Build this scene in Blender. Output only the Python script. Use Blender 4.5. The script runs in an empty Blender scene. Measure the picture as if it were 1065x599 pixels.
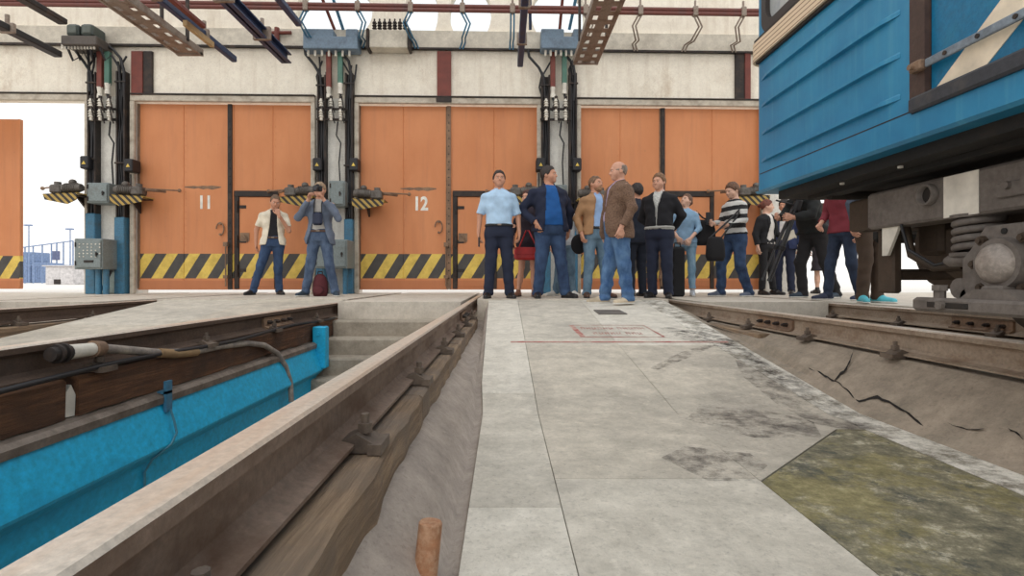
import bpy, math, random
import numpy as np
from mathutils import Vector, Matrix, Euler

random.seed(7)
SC = bpy.context.scene
COL = SC.collection
R = math.radians
F, VX, VY, CH = 540.0, 525.0, 291.0, 0.272      # focal length in px, vanishing point, eye height over the rails

def gp(px, py, z):                               # a pixel on the level z
    Y = (CH - z) * F / (py - VY)
    return (px - VX) * Y / F, Y, z
def sx(px, py, X):                               # a pixel on the plane x = X
    Y = F * X / (px - VX)
    return X, Y, CH - (py - VY) * Y / F
def at(px, py, Y):                               # a pixel at the distance Y
    return (px - VX) * Y / F, Y, CH - (py - VY) * Y / F

# the gate wall stands very slightly askew to the tracks
WY = 9.9
WA = math.atan(0.027)
WM = Matrix.Translation((0, WY, 0)) @ Matrix.Rotation(WA, 4, 'Z') @ Matrix.Translation((0, -WY, 0))
def wu(px, d=0.0):
    k = (px - VX) / F
    return (k * (WY - d * math.cos(WA)) - d * math.sin(WA)) / (math.cos(WA) - k * math.sin(WA))
def wv(px, py, d=0.0):
    Y = WY + wu(px, d) * math.sin(WA) - d * math.cos(WA)
    return CH + (VY - py) / F * Y
def wallify(o):
    o.matrix_world = WM @ o.matrix_basis
    return o

# ------------------------------------------------------------------ materials
def lin(c):
    def f(v):
        v /= 255.0
        return v / 12.92 if v <= .04045 else ((v + .055) / 1.055) ** 2.4
    return (f(c[0]), f(c[1]), f(c[2]), 1)
class NT:
    def __init__(s, name):
        s.m = bpy.data.materials.new(name); s.m.use_nodes = True
        s.t = s.m.node_tree; s.n = s.t.nodes
        s.b = s.n['Principled BSDF']; s.y = 0
    def new(s, kind, **kw):
        n = s.n.new(kind)
        for k, v in kw.items():
            if k[0] == 'i' and k[1:].isdigit(): n.inputs[int(k[1:])].default_value = v
            else: setattr(n, k, v)
        return n
    def link(s, a, b): s.t.links.new(a, b)
    def coord(s, scale=(1, 1, 1), which='Object', rot=(0, 0, 0)):
        tc = s.new('ShaderNodeTexCoord'); mp = s.new('ShaderNodeMapping')
        mp.inputs['Scale'].default_value = scale; mp.inputs['Rotation'].default_value = rot
        s.link(tc.outputs[which], mp.inputs[0]); return mp.outputs[0]
    def noise(s, co, scale, detail=4, rough=.6):
        n = s.new('ShaderNodeTexNoise'); n.inputs['Scale'].default_value = scale
        n.inputs['Detail'].default_value = detail; n.inputs['Roughness'].default_value = rough
        s.link(co, n.inputs['Vector']); return n.outputs['Fac']
    def ramp(s, fac, stops):
        r = s.new('ShaderNodeValToRGB'); e = r.color_ramp.elements
        while len(e) < len(stops): e.new(.5)
        for q, (p, c) in zip(e, stops):
            q.position = p; q.color = c if len(c) == 4 else lin(c)
        s.link(fac, r.inputs[0]); return r.outputs[0]
    def mix(s, fac, a, b):
        m = s.new('ShaderNodeMix', data_type='RGBA')
        if hasattr(fac, 'is_linked'): s.link(fac, m.inputs[0])
        else: m.inputs[0].default_value = fac
        for v, i in ((a, 6), (b, 7)):
            if hasattr(v, 'is_linked'): s.link(v, m.inputs[i])
            else: m.inputs[i].default_value = v if len(v) == 4 else lin(v)
        return m.outputs[2]
    def math(s, op, a, b=None, c=None):
        m = s.new('ShaderNodeMath', operation=op)
        for i, v in enumerate((a, b, c)):
            if v is None: continue
            if hasattr(v, 'is_linked'): s.link(v, m.inputs[i])
            else: m.inputs[i].default_value = v
        return m.outputs[0]
    def xyz(s, co):
        x = s.new('ShaderNodeSeparateXYZ'); s.link(co, x.inputs[0]); return x.outputs
    def bump(s, h, strength=.3, dist=.01):
        b = s.new('ShaderNodeBump'); b.inputs['Strength'].default_value = strength
        b.inputs['Distance'].default_value = dist
        s.link(h, b.inputs['Height']); s.link(b.outputs[0], s.b.inputs['Normal'])
    def done(s, col, rough=.7, metal=0.0):
        if hasattr(col, 'is_linked'): s.link(col, s.b.inputs['Base Color'])
        else: s.b.inputs['Base Color'].default_value = col if len(col) == 4 else lin(col)
        if hasattr(rough, 'is_linked'): s.link(rough, s.b.inputs['Roughness'])
        else: s.b.inputs['Roughness'].default_value = rough
        s.b.inputs['Metallic'].default_value = metal
        return s.m
_cache = {}
def plain(name, c, rough=.6, metal=0.0, var=.12, scale=6, bump=0):
    """paint or cloth with a little procedural unevenness"""
    if name in _cache: return _cache[name]
    t = NT(name); co = t.coord()
    f = t.noise(co, scale, 5)
    d = tuple(max(0, v * (1 - var)) for v in c); l = tuple(min(255, v * (1 + var)) for v in c)
    col = t.ramp(f, [(.3, d), (.7, l)])
    if bump: t.bump(t.noise(co, scale * 8, 3), bump, .004)
    _cache[name] = t.done(col, rough, metal); return _cache[name]
def worn(name, c, spot, amount=.5, scale=3, rough=.6, metal=0.0, stretch=(1, 1, 1), fine=40, bump=.25):
    """a base colour with worn or dirty blotches"""
    if name in _cache: return _cache[name]
    t = NT(name); co = t.coord(stretch)
    big = t.noise(co, scale, 8, .68); sm = t.noise(t.coord(), fine, 4, .7)
    base = t.ramp(sm, [(.25, tuple(v * .86 for v in c)), (.75, tuple(min(255, v * 1.1) for v in c))])
    mask = t.ramp(big, [(max(0, .62 - amount * .3), (0, 0, 0, 1)), (min(1, .8 - amount * .2), (1, 1, 1, 1))])
    col = t.mix(mask, base, spot)
    t.bump(t.math('ADD', sm, big), bump, .006)
    _cache[name] = t.done(col, rough, metal); return _cache[name]

# ------------------------------------------------------------------ meshes
class MB:
    """collects shapes that become ONE mesh object"""
    def __init__(s): s.v = []; s.f = []; s.mi = []; s.sm = []
    def add(s, v, f, mi=0, smooth=False):
        o = len(s.v); s.v += [tuple(p) for p in v]
        for q in f: s.f.append(tuple(i + o for i in q)); s.mi.append(mi); s.sm.append(smooth)
        return s
    def bx(s, x0, x1, y0, y1, z0, z1, mi=0, M=None):
        if x0 > x1: x0, x1 = x1, x0
        if y0 > y1: y0, y1 = y1, y0
        if z0 > z1: z0, z1 = z1, z0
        v = [Vector(p) for p in ((x0, y0, z0), (x1, y0, z0), (x1, y1, z0), (x0, y1, z0), (x0, y0, z1), (x1, y0, z1), (x1, y1, z1), (x0, y1, z1))]
        if M is not None: v = [M @ p for p in v]
        return s.add(v, [(0, 3, 2, 1), (4, 5, 6, 7), (0, 1, 5, 4), (1, 2, 6, 5), (2, 3, 7, 6), (3, 0, 4, 7)], mi)
    def cb(s, x0, x1, y0, y1, z0, z1, c=.01, mi=0):
        """box with chamfered edges"""
        if x0 > x1: x0, x1 = x1, x0
        if y0 > y1: y0, y1 = y1, y0
        if z0 > z1: z0, z1 = z1, z0
        c = min(c, (x1 - x0) * .45, (y1 - y0) * .45, (z1 - z0) * .45)
        def ring(z, i): return [(x0 + i + c, y0 + i, z), (x1 - i - c, y0 + i, z), (x1 - i, y0 + i + c, z), (x1 - i, y1 - i - c, z), (x1 - i - c, y1 - i, z), (x0 + i + c, y1 - i, z), (x0 + i, y1 - i - c, z), (x0 + i, y0 + i + c, z)]
        c2 = c * .999 if False else c
        v = ring(z0, c * .8) + ring(z0 + c, 0) + ring(z1 - c, 0) + ring(z1, c * .8)
        f = [tuple(range(7, -1, -1)), tuple(range(24, 32))]
        for k in range(3):
            for i in range(8):
                j = (i + 1) % 8; f.append((k * 8 + i, k * 8 + j, k * 8 + 8 + j, k * 8 + 8 + i))
        return s.add(v, f, mi)
    def cyl(s, p, q, r, r2=None, n=14, mi=0, caps=True):
        p, q = Vector(p), Vector(q); r2 = r if r2 is None else r2
        d = (q - p).normalized(); a = d.orthogonal().normalized(); b = d.cross(a)
        v = []
        for c, rr in ((p, r), (q, r2)):
            for i in range(n):
                t = 2 * math.pi * i / n; v.append(c + (a * math.cos(t) + b * math.sin(t)) * rr)
        s.add(v, [(i, (i + 1) % n, n + (i + 1) % n, n + i) for i in range(n)], mi, n > 8)
        if caps: s.add(v, [tuple(range(n - 1, -1, -1)), tuple(range(n, 2 * n))], mi)
        return s
    def tube(s, pts, r, n=8, mi=0, closed=False):
        pts = [Vector(p) for p in pts]; m = len(pts); v = []; a = None
        for i, p in enumerate(pts):
            if closed: d = pts[(i + 1) % m] - pts[i - 1]
            else: d = pts[min(i + 1, m - 1)] - pts[max(i - 1, 0)]
            d.normalize()
            if a is None: a = d.orthogonal().normalized()
            a = (a - d * a.dot(d)); a = a.normalized() if a.length > 1e-6 else d.orthogonal().normalized()
            b = d.cross(a); rr = r[i] if isinstance(r, (list, tuple)) else r
            for k in range(n):
                t = 2 * math.pi * k / n; v.append(p + (a * math.cos(t) + b * math.sin(t)) * rr)
        f = []
        for i in range(m if closed else m - 1):
            j = (i + 1) % m
            for k in range(n): f.append((i * n + k, i * n + (k + 1) % n, j * n + (k + 1) % n, j * n + k))
        s.add(v, f, mi, True)
        if not closed: s.add(v, [tuple(range(n - 1, -1, -1)), tuple(range((m - 1) * n, m * n))], mi)
        return s
    def prism(s, poly, axis, a, b, mi=0):
        """polygon in the two other axes, pushed along axis from a to b"""
        def P(u, w, t): return {'x': (t, u, w), 'y': (u, t, w), 'z': (u, w, t)}[axis]
        n = len(poly)
        v = [P(u, w, a) for u, w in poly] + [P(u, w, b) for u, w in poly]
        area = sum(poly[i][0] * poly[(i + 1) % n][1] - poly[(i + 1) % n][0] * poly[i][1] for i in range(n))
        flip = (area < 0) ^ (axis == 'y') ^ (a > b)
        f = [tuple(range(n - 1, -1, -1)), tuple(range(n, 2 * n))] + [(i, (i + 1) % n, n + (i + 1) % n, n + i) for i in range(n)]
        if flip: f = [q[::-1] for q in f]
        return s.add(v, f, mi)
    def ball(s, c, r, n=14, m=8, mi=0, M=None, half=False):
        rx, ry, rz = (r, r, r) if not isinstance(r, (tuple, list)) else r
        v = []; c = Vector(c)
        for j in range(m + 1):
            t = math.pi * j / m * (.5 if half else 1)
            for i in range(n):
                p = 2 * math.pi * i / n
                q = Vector((rx * math.sin(t) * math.cos(p), ry * math.sin(t) * math.sin(p), rz * math.cos(t)))
                if M is not None: q = M @ q
                v.append(c + q)
        f = []
        for j in range(m):
            for i in range(n): f.append((j * n + i, (j + 1) * n + i, (j + 1) * n + (i + 1) % n, j * n + (i + 1) % n))
        return s.add(v, f, mi, True)
    def loft(s, rows, mi=0, close=False, smooth=False):
        """rows of points with equal counts"""
        n = len(rows[0]); v = [p for r in rows for p in r]; f = []
        for j in range(len(rows) - 1):
            for i in range(n if close else n - 1):
                k = (i + 1) % n; f.append((j * n + i, j * n + k, (j + 1) * n + k, (j + 1) * n + i))
        return s.add(v, f, mi, smooth)
    def build(s, name, mats, parent=None, origin=None, bevel=0):
        me = bpy.data.meshes.new(name)
        v = s.v
        if parent is None and origin is None and v:
            xs, ys, zs = zip(*v); origin = ((min(xs) + max(xs)) / 2, (min(ys) + max(ys)) / 2, min(zs))
        if origin is not None and parent is None:
            v = [(p[0] - origin[0], p[1] - origin[1], p[2] - origin[2]) for p in v]
        me.from_pydata(v, [], s.f)
        for m in (mats if isinstance(mats, (list, tuple)) else [mats]): me.materials.append(m)
        me.polygons.foreach_set('material_index', s.mi); me.polygons.foreach_set('use_smooth', s.sm)
        me.update()
        o = bpy.data.objects.new(name, me); COL.objects.link(o)
        if parent is not None:
            o.parent = parent; o.matrix_parent_inverse = parent.matrix_basis.inverted()
            if parent.get('_child_inv'): pass
        elif origin is not None: o.location = origin
        if bevel:
            b = o.modifiers.new('edge', 'BEVEL'); b.width = bevel; b.segments = 2; b.limit_method = 'ANGLE'
        return o
def tag(o, label=None, cat=None, group=None, kind=None):
    if label: o['label'] = label
    if cat: o['category'] = cat
    if group: o['group'] = group
    if kind: o['kind'] = kind
    return o
def empty(name, loc, label, cat, group=None, rz=0):
    o = bpy.data.objects.new(name, None); COL.objects.link(o); o.location = loc; o.rotation_euler = (0, 0, rz)
    o.empty_display_size = .1
    return tag(o, label, cat, group)
def struct(o): o['kind'] = 'structure'; return o
def copy_tree(o, parent=None):
    c = o.copy(); COL.objects.link(c)
    if parent is not None: c.parent = parent
    for ch in o.children: copy_tree(ch, c)
    return c
ORD = 'first second third fourth fifth sixth seventh eighth ninth tenth eleventh twelfth'.split()

def text_mesh(txt, size, M, name, mat, parent, depth=.002, sxx=1.0):
    cu = bpy.data.curves.new(name, 'FONT'); cu.body = txt; cu.size = size; cu.extrude = depth; cu.offset = .012; cu.align_x = 'CENTER'; cu.align_y = 'CENTER'
    t = bpy.data.objects.new(name, cu); COL.objects.link(t)
    bpy.context.view_layer.update()
    me = bpy.data.meshes.new_from_object(t.evaluated_get(bpy.context.evaluated_depsgraph_get()))
    bpy.data.objects.remove(t); bpy.data.curves.remove(cu)
    me.transform(M @ Matrix.Diagonal((sxx, 1, 1, 1))); me.materials.clear(); me.materials.append(mat)
    o = bpy.data.objects.new(name, me); COL.objects.link(o); o.parent = parent
    o.matrix_parent_inverse = parent.matrix_basis.inverted()
    return o
# ------------------------------------------------------------------ camera, light
cam = bpy.data.cameras.new('camera'); co_ = bpy.data.objects.new('camera', cam); COL.objects.link(co_)
co_.location = (0, 0, CH); co_.rotation_euler = (R(90), 0, 0)
cam.sensor_width = 36; cam.lens = 36 * F / 1065.0
cam.shift_x = (532.5 - VX) / 1065.0; cam.shift_y = -(299.5 - VY) / 1065.0
cam.clip_start = .05; cam.clip_end = 300
SC.camera = co_
w = bpy.data.worlds.new('sky'); SC.world = w; w.use_nodes = True
nt = w.node_tree; bg = nt.nodes['Background']
tc = nt.nodes.new('ShaderNodeTexCoord'); sp = nt.nodes.new('ShaderNodeSeparateXYZ'); cr = nt.nodes.new('ShaderNodeValToRGB')
nt.links.new(tc.outputs['Generated'], sp.inputs[0]); nt.links.new(sp.outputs[2], cr.inputs[0])
cr.color_ramp.elements[0].position = 0; cr.color_ramp.elements[0].color = (1.0, .97, .93, 1)
cr.color_ramp.elements[1].position = .8; cr.color_ramp.elements[1].color = (.93, .97, 1.0, 1)
nt.links.new(cr.outputs[0], bg.inputs[0]); bg.inputs[1].default_value = 1.25
sl = bpy.data.lights.new('sun', 'SUN'); so = bpy.data.objects.new('sun', sl); COL.objects.link(so)
sl.energy = .8; sl.angle = R(50); sl.color = (1, .95, .88); so.rotation_euler = (R(38), R(-14), 0); so.location = (-3, -4, 12)
vs = SC.view_settings; vs.view_transform = 'Standard'; vs.look = 'None'; vs.gamma = 1; vs.use_curve_mapping = False; vs.exposure = 0

# ------------------------------------------------------------------ materials of the place
def concrete(name, light, dark, stain, k=.5, streak=False, sharp=0.0):
    t = NT(name); co = t.coord()
    n1 = t.noise(co, 1.1, 9, .7); n2 = t.noise(co, 7, 9, .78); n3 = t.noise(co, 60, 5, .75); n4 = t.noise(co, 24, 6, .7)
    base = t.ramp(n2, [(.32 + .1 * sharp, dark), (.64 - .1 * sharp, light)])
    sm = t.ramp(n1, [(.62 - .2 * k, (0, 0, 0, 1)), (.76, (1, 1, 1, 1))])
    col = t.mix(t.math('MULTIPLY', sm, .7), base, stain)
    if streak:
        s2 = t.noise(t.coord((2.2, 2.2, .14)), 2.2, 8, .68)
        col = t.mix(t.math('MULTIPLY', t.ramp(s2, [(.5, (0, 0, 0, 1)), (.75, (1, 1, 1, 1))]), .6), col, streak)
        s3 = t.noise(t.coord((1, 1, .6)), .9, 9, .75)
        col = t.mix(t.math('MULTIPLY', t.ramp(s3, [(.60, (0, 0, 0, 1)), (.70, (1, 1, 1, 1))]), .45), col, (176, 146, 112))
    sp = t.ramp(n3, [(.32, (1, 1, 1, 1)), (.46, (0, 0, 0, 1))])
    col = t.mix(t.math('MULTIPLY', sp, .35), col, tuple(v * .62 for v in dark))
    wh = t.ramp(n4, [(.56, (0, 0, 0, 1)), (.72, (1, 1, 1, 1))])
    col = t.mix(t.math('MULTIPLY', wh, .38), col, tuple(min(255, v * 1.10) for v in light))
    h = t.math('ADD', t.math('MULTIPLY', n2, .6), t.math('MULTIPLY', n3, .5))
    t.bump(h, .6, .012)
    return t.done(col, .85)
C_FLOOR = concrete('apron concrete', (216, 206, 192), (186, 176, 162), (160, 150, 138))
C_SLAB = [concrete('slab concrete pale', (226, 219, 206), (190, 183, 170), (152, 147, 138), .5),
          concrete('slab concrete grey', (216, 208, 194), (176, 169, 156), (132, 127, 120), .7),
          concrete('slab concrete warm', (214, 204, 188), (174, 166, 152), (126, 121, 114), .85)]
C_CURB = concrete('kerb concrete', (232, 226, 214), (132, 124, 110), (104, 96, 84), .7, sharp=.8)
def moss():
    t = NT('mossy concrete'); co = t.coord(); n1 = t.noise(co, 1.5, 10, .78); n2 = t.noise(co, 11, 9, .82); n3 = t.noise(co, 70, 4, .7)
    base = t.ramp(n2, [(.36, (88, 86, 74)), (.5, (128, 122, 100)), (.56, (150, 142, 118)), (.62, (196, 188, 166))])
    col = t.mix(t.ramp(n1, [(.51, (0, 0, 0, 1)), (.57, (.8, .8, .8, 1))]), base, t.ramp(n2, [(.35, (104, 98, 64)), (.65, (168, 156, 108))]))
    col = t.mix(t.ramp(t.noise(t.coord((1, 1, 1), rot=(0, 0, .7)), 2.4, 10, .8), [(.53, (0, 0, 0, 1)), (.58, (.85, .85, .85, 1))]), col, t.ramp(n3, [(.35, (62, 64, 58)), (.7, (104, 104, 94))]))
    t.bump(t.math('ADD', n2, n3), .6, .012); return t.done(col, .9)
C_MOSS = moss()
C_HAUNCH = concrete('haunch concrete', (182, 168, 156), (146, 134, 124), (118, 108, 102), .6)
C_BATTER = concrete('old concrete', (172, 156, 138), (132, 120, 106), (104, 104, 92), .8)
C_PIT = concrete('pit concrete', (176, 164, 148), (138, 128, 114), (100, 92, 82), .6)
C_WALL = concrete('stained plaster', (246, 238, 222), (228, 218, 202), (206, 192, 172), .25, streak=(196, 178, 156))
C_BEAM = concrete('whitewashed beam', (220, 212, 196), (188, 180, 166), (158, 148, 134), .4)
C_PIER = concrete('whitewashed pier', (238, 235, 226), (212, 208, 200), (180, 172, 162), .3, streak=(170, 160, 148))
M_RUST = worn('rusty steel', (128, 104, 86), (158, 128, 102), .6, 5, .75, .25)
M_RAILTOP = worn('worn rail head', (214, 202, 188), (210, 178, 150), .45, 4, .42, .35, (1, .12, 1), 60, .1)
M_RAIL = worn('rail side', (160, 142, 124), (126, 102, 82), .5, 9, .8, .05, (1, .5, 1), 55, .6)
M_TIMBER = None
t = NT('old creosoted timber'); co = t.coord((9, .5, 9)); n = t.noise(co, 3, 8, .7); n2 = t.noise(t.coord(), 4, 5)
col = t.mix(t.ramp(n2, [(.45, (0, 0, 0, 1)), (.7, (1, 1, 1, 1))]), t.ramp(n, [(.3, (78, 62, 50)), (.5, (122, 100, 80)), (.7, (160, 134, 106))]), (106, 92, 80))
t.bump(n, .6, .01); M_TIMBER = t.done(col, .85)
M_BLUE = worn('blue trough paint', (30, 178, 224), (24, 148, 192), .3, 2.5, .45, 0, (1, .5, 1), 30, .1)
M_LIP = worn('worn grey steel', (136, 124, 114), (96, 84, 74), .6, 7, .6, .3)
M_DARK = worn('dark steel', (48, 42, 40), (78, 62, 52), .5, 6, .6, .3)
M_BLACK = plain('black cable sheath', (34, 33, 36), .55)
M_GREY = worn('grey cabinet paint', (126, 136, 136), (108, 110, 106), .3, 4, .5)
M_PBLUE = worn('blue base paint', (62, 116, 146), (70, 92, 104), .45, 4, .5)
M_MAROON = plain('rust red paint', (112, 54, 44), .6)
M_GREEN = plain('green busbar paint', (74, 112, 98), .5)
M_CERAM = plain('white ceramic', (214, 208, 196), .35)
M_HOSE = worn('grey hose', (130, 122, 116), (172, 160, 146), .5, 12, .6)
M_NAVY = worn('navy bar paint', (46, 62, 96), (60, 60, 70), .4, 5, .45, .2)
M_TRAY = worn('tray steel', (150, 136, 124), (116, 92, 76), .5, 6, .55, .35)
M_WHITE = plain('white paint', (226, 222, 212), .5)
M_YELLOW = plain('yellow paint', (222, 190, 84), .5)
M_CRACK = plain('painted crack shade and dirt', (34, 29, 26), .95)  # near-black colour paints the shade inside the cracks along with their dirt
M_REDP = worn('worn red floor paint', (168, 92, 84), (190, 170, 156), .75, 9, .8)
M_GLASS = NT('window glass'); M_GLASS.b.inputs['Transmission Weight'].default_value = 1.0; M_GLASS.b.inputs['IOR'].default_value = 1.05
M_GLASS = M_GLASS.done((240, 244, 246), .02)

# orange gate sheet with its hazard band (surface paint)
def gate_mat():
    t = NT('orange gate paint'); tc = t.new('ShaderNodeTexCoord'); geo = t.coord()
    x, y, z = t.xyz(geo)
    n = t.noise(t.coord((1, 1, .5)), 1.2, 6, .6); n2 = t.noise(geo, 7, 7, .72); st = t.noise(t.coord((5, 5, .4)), 2, 5)
    col = t.ramp(n, [(.3, (198, 124, 76)), (.7, (214, 142, 94))])
    col = t.mix(t.math('MULTIPLY', t.ramp(st, [(.5, (0, 0, 0, 1)), (.8, (1, 1, 1, 1))]), .35), col, (170, 108, 78))
    # bottom rail browner
    low = t.math('LESS_THAN', z, .26)
    col = t.mix(t.math('MULTIPLY', low, .5), col, (170, 102, 66))
    # hazard band
    ph = t.math('FRACT', t.math('DIVIDE', t.math('SUBTRACT', x, t.math('MULTIPLY', z, .62)), .415))
    stripe = t.math('LESS_THAN', ph, .5)
    yel = t.ramp(n2, [(.3, (196, 164, 72)), (.6, (230, 200, 96))])
    blk = t.ramp(n2, [(.3, (58, 56, 56)), (.7, (80, 76, 72))])
    band = t.mix(stripe, yel, blk)
    inb = t.math('MULTIPLY', t.math('GREATER_THAN', z, .30), t.math('LESS_THAN', z, .765))
    col = t.mix(inb, col, band)
    scr = t.ramp(t.noise(geo, 14, 8, .8), [(.64, (0, 0, 0, 1)), (.70, (1, 1, 1, 1))])
    col = t.mix(t.math('MULTIPLY', scr, .6), col, (120, 76, 54))
    t.bump(n2, .12, .01)
    return t.done(col, .55)
M_GATE = gate_mat()

# ------------------------------------------------------------------ levels of the floor
def zr(Y): return min(0.0, -.1 * (7.0 - Y)) if Y > 2.72 else -.428
def lerp(pts, Y):
    if Y <= pts[0][0]: return pts[0][1]
    for (a, b), (c, d) in zip(pts, pts[1:]):
        if Y <= c: return b + (d - b) * (Y - a) / (c - a)
    return pts[-1][1]
xl = lambda Y: lerp([(-1, -.105), (2.7, -.115), (3.28, -.146), (7, -.22)], Y)
xr = lambda Y: lerp([(-1, 1.85), (2.7, 1.86), (4.34, 1.97), (7, 2.14)], Y)
RA, RB, RC, RD, RE, RG = -.445, -2.035, 2.285, 3.875, -4.765, -6.355
APZ = .012

# apron: level concrete in front of the gates, slotted for the rails
m = MB()
edges = [-16, RG, RE, RB, RA, RC, RD, 16]
for i in range(len(edges) - 1):
    a = edges[i] + (.075 if i else 0); b = edges[i + 1] - (.075 if i < len(edges) - 2 else 0)
    pit = i in (1, 3, 5)
    y0 = 6.1 if pit else 7.0
    if i in (0, 6): y0 = -2
    m.bx(a, b, y0, 10.6, -.3, APZ)
for r in edges[1:-1]: m.bx(r - .075, r + .075, 7.02, 10.6, -.3, -.16)
struct(m.build('floor', C_FLOOR, origin=(0, 0, 0)))
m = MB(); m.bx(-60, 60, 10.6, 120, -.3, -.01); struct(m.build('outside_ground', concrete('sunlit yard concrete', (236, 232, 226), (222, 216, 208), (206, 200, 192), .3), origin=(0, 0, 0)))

# main walkway: slabs between the tracks, ramp down to a level bottom
def slab(m, fa, fb, y0, y1, mi, g=.0016):
    ys = sorted({y0 + g, y1 - g} | {y for y in (2.72, 3.28, 4.34, 5.4, 6.2) if y0 + g < y < y1 - g})
    top = [[(fa(y) + g, y, zr(y)) for y in ys], [(fb(y) - g, y, zr(y)) for y in ys]]
    n = len(ys)
    v = top[0] + top[1] + [(x, y, z - .09) for x, y, z in top[0]] + [(x, y, z - .09) for x, y, z in top[1]]
    f = []
    for i in range(n - 1):
        f += [(i, n + i, n + i + 1, i + 1), (2 * n + i, 2 * n + i + 1, 3 * n + i + 1, 3 * n + i), (i, i + 1, 2 * n + i + 1, 2 * n + i), (n + i, 3 * n + i, 3 * n + i + 1, n + i + 1)]
    f += [(0, 2 * n, 3 * n, n), (n - 1, 2 * n - 1, 4 * n - 1, 3 * n - 1)]
    m.add(v, f, mi)
c1 = lambda Y: .175
c2 = lambda Y: lerp([(-1, .87), (2.4, .895), (7, 1.02)], Y)
c3 = lambda Y: lerp([(-1, 1.68), (2.7, 1.69), (7, 1.84)], Y)
m = MB()
m.bx(-.10, 1.84, -1.2, 2.7, -.6, -.50)
for a, b, k in ((-1.2, 1.60, 0), (1.60, 3.05, 1), (3.05, 7.02, 0)): slab(m, xl, c1, a, b, k)
for a, b, k in ((-1.2, 1.83, 1), (1.83, 4.30, 2), (4.30, 7.02, 1)): slab(m, c1, c2, a, b, k)
def poly(m, pts, mi):
    n = len(pts); v = [(x, y, zr(y)) for x, y in pts] + [(x, y, zr(y) - .09) for x, y in pts]
    m.add(v, [tuple(range(n)), tuple(range(2 * n - 1, n - 1, -1))] + [(i, n + i, n + (i + 1) % n, (i + 1) % n) for i in range(n)], mi)
poly(m, [(.874, -1.2), (1.676, -1.2), (1.684, 2.43), (1.56, 2.43), (.892, 1.80)], 4)
poly(m, [(.892, 1.81), (1.555, 2.437), (1.686, 2.437), (1.69, 2.715), (.90, 2.715)], 2)
slab(m, c2, c3, 2.718, 4.30, 2); slab(m, c2, c3, 4.30, 7.02, 0)
for a, b in ((-1.2, 1.9), (1.9, 3.3), (3.3, 7.02)): slab(m, c3, xr, a, b, 3, .002)
walk = struct(m.build('walkway_ramp', C_SLAB + [C_CURB, C_MOSS], origin=(0, 0, 0)))
# red line and lettered box painted on the ramp, worn past reading
def rampbar(m, x0, y0, x1, y1, wd, lift=.0015):
    d = Vector((x1 - x0, y1 - y0)); k = max(1, int(d.length / .3)); nrm = Vector((-d.y, d.x)).normalized() * wd / 2
    for i in range(k):
        p = Vector((x0, y0)) + d * (i / k); q = Vector((x0, y0)) + d * ((i + 1) / k)
        pts = [p - nrm, q - nrm, q + nrm, p + nrm]
        m.add([(c.x, c.y, zr(c.y) + lift) for c in pts], [(0, 1, 2, 3)])
m = MB(); rampbar(m, .05, 4.42, 1.9, 4.42, .05)
ya, yb = 4.62, 5.18
rampbar(m, .70, ya, .66, yb, .05); rampbar(m, 1.42, ya, 1.38, yb, .025); rampbar(m, .70, ya, 1.42, ya, .022); rampbar(m, .66, yb, 1.38, yb, .022)
for row, (yy, x0, nlet) in enumerate(((5.02, .74, 11), (4.78, .82, 8))):
    for i in range(nlet):
        x = x0 + i * .054 + (.03 if i > nlet // 2 else 0)
        rampbar(m, x, yy - .05, x, yy + .05, .009); rampbar(m, x + .028, yy - .05, x + .028, yy + .05, .009)
        rampbar(m, x, yy + (.05, 0, -.05)[(i * 7 + row) % 3], x + .028, yy + (.05, 0, 0)[(i * 5) % 3], .014)
m.build('floor_marking', M_REDP, walk)
# oily smudges on the ramp
t = NT('oil stain'); n = t.noise(t.coord(), 8, 9, .78)
tr = t.new('ShaderNodeBsdfTransparent'); mx = t.new('ShaderNodeMixShader'); out = t.n['Material Output']
t.done((70, 62, 60), .8); t.link(t.math('MULTIPLY', t.ramp(n, [(.44, (0, 0, 0, 1)), (.68, (1, 1, 1, 1))]), .62), mx.inputs[0])
t.link(tr.outputs[0], mx.inputs[1]); t.link(t.b.outputs[0], mx.inputs[2]); t.link(mx.outputs[0], out.inputs[0]); M_OIL = t.m
m = MB()
for pts, wd in (([(690, 341), (720, 346), (745, 354), (770, 360)], .26), ([(742, 358), (715, 368), (680, 384)], .12), ([(745, 352), (790, 358), (830, 360)], .10), ([(770, 362), (790, 378), (815, 395)], .10), ([(776, 372), (800, 392), (840, 420), (880, 440), (905, 447)], .34), ([(700, 344), (728, 352), (768, 362)], .34), ([(720, 430), (790, 440), (850, 446)], .55), ([(700, 470), (760, 485), (790, 492)], .4)):
    P = []
    for px, py in pts:
        Y = 4.4
        for _ in range(30): Y = (CH - zr(Y)) * F / (py - VY) * .5 + Y * .5
        P.append(Vector(((px - VX) * Y / F, Y)))
    rows = []
    for i, p in enumerate(P):
        d = (P[min(i + 1, len(P) - 1)] - P[max(i - 1, 0)]).normalized(); nn = Vector((-d.y, d.x)) * wd * (.25 if i in (0, len(P) - 1) else .5)
        rows.append([(p.x - nn.x, p.y - nn.y, zr(p.y - nn.y) + .001), (p.x, p.y, zr(p.y) + .001), (p.x + nn.x, p.y + nn.y, zr(p.y + nn.y) + .001)])
    m.loft(rows)
m.build('oil_stain', M_OIL, walk)

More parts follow.
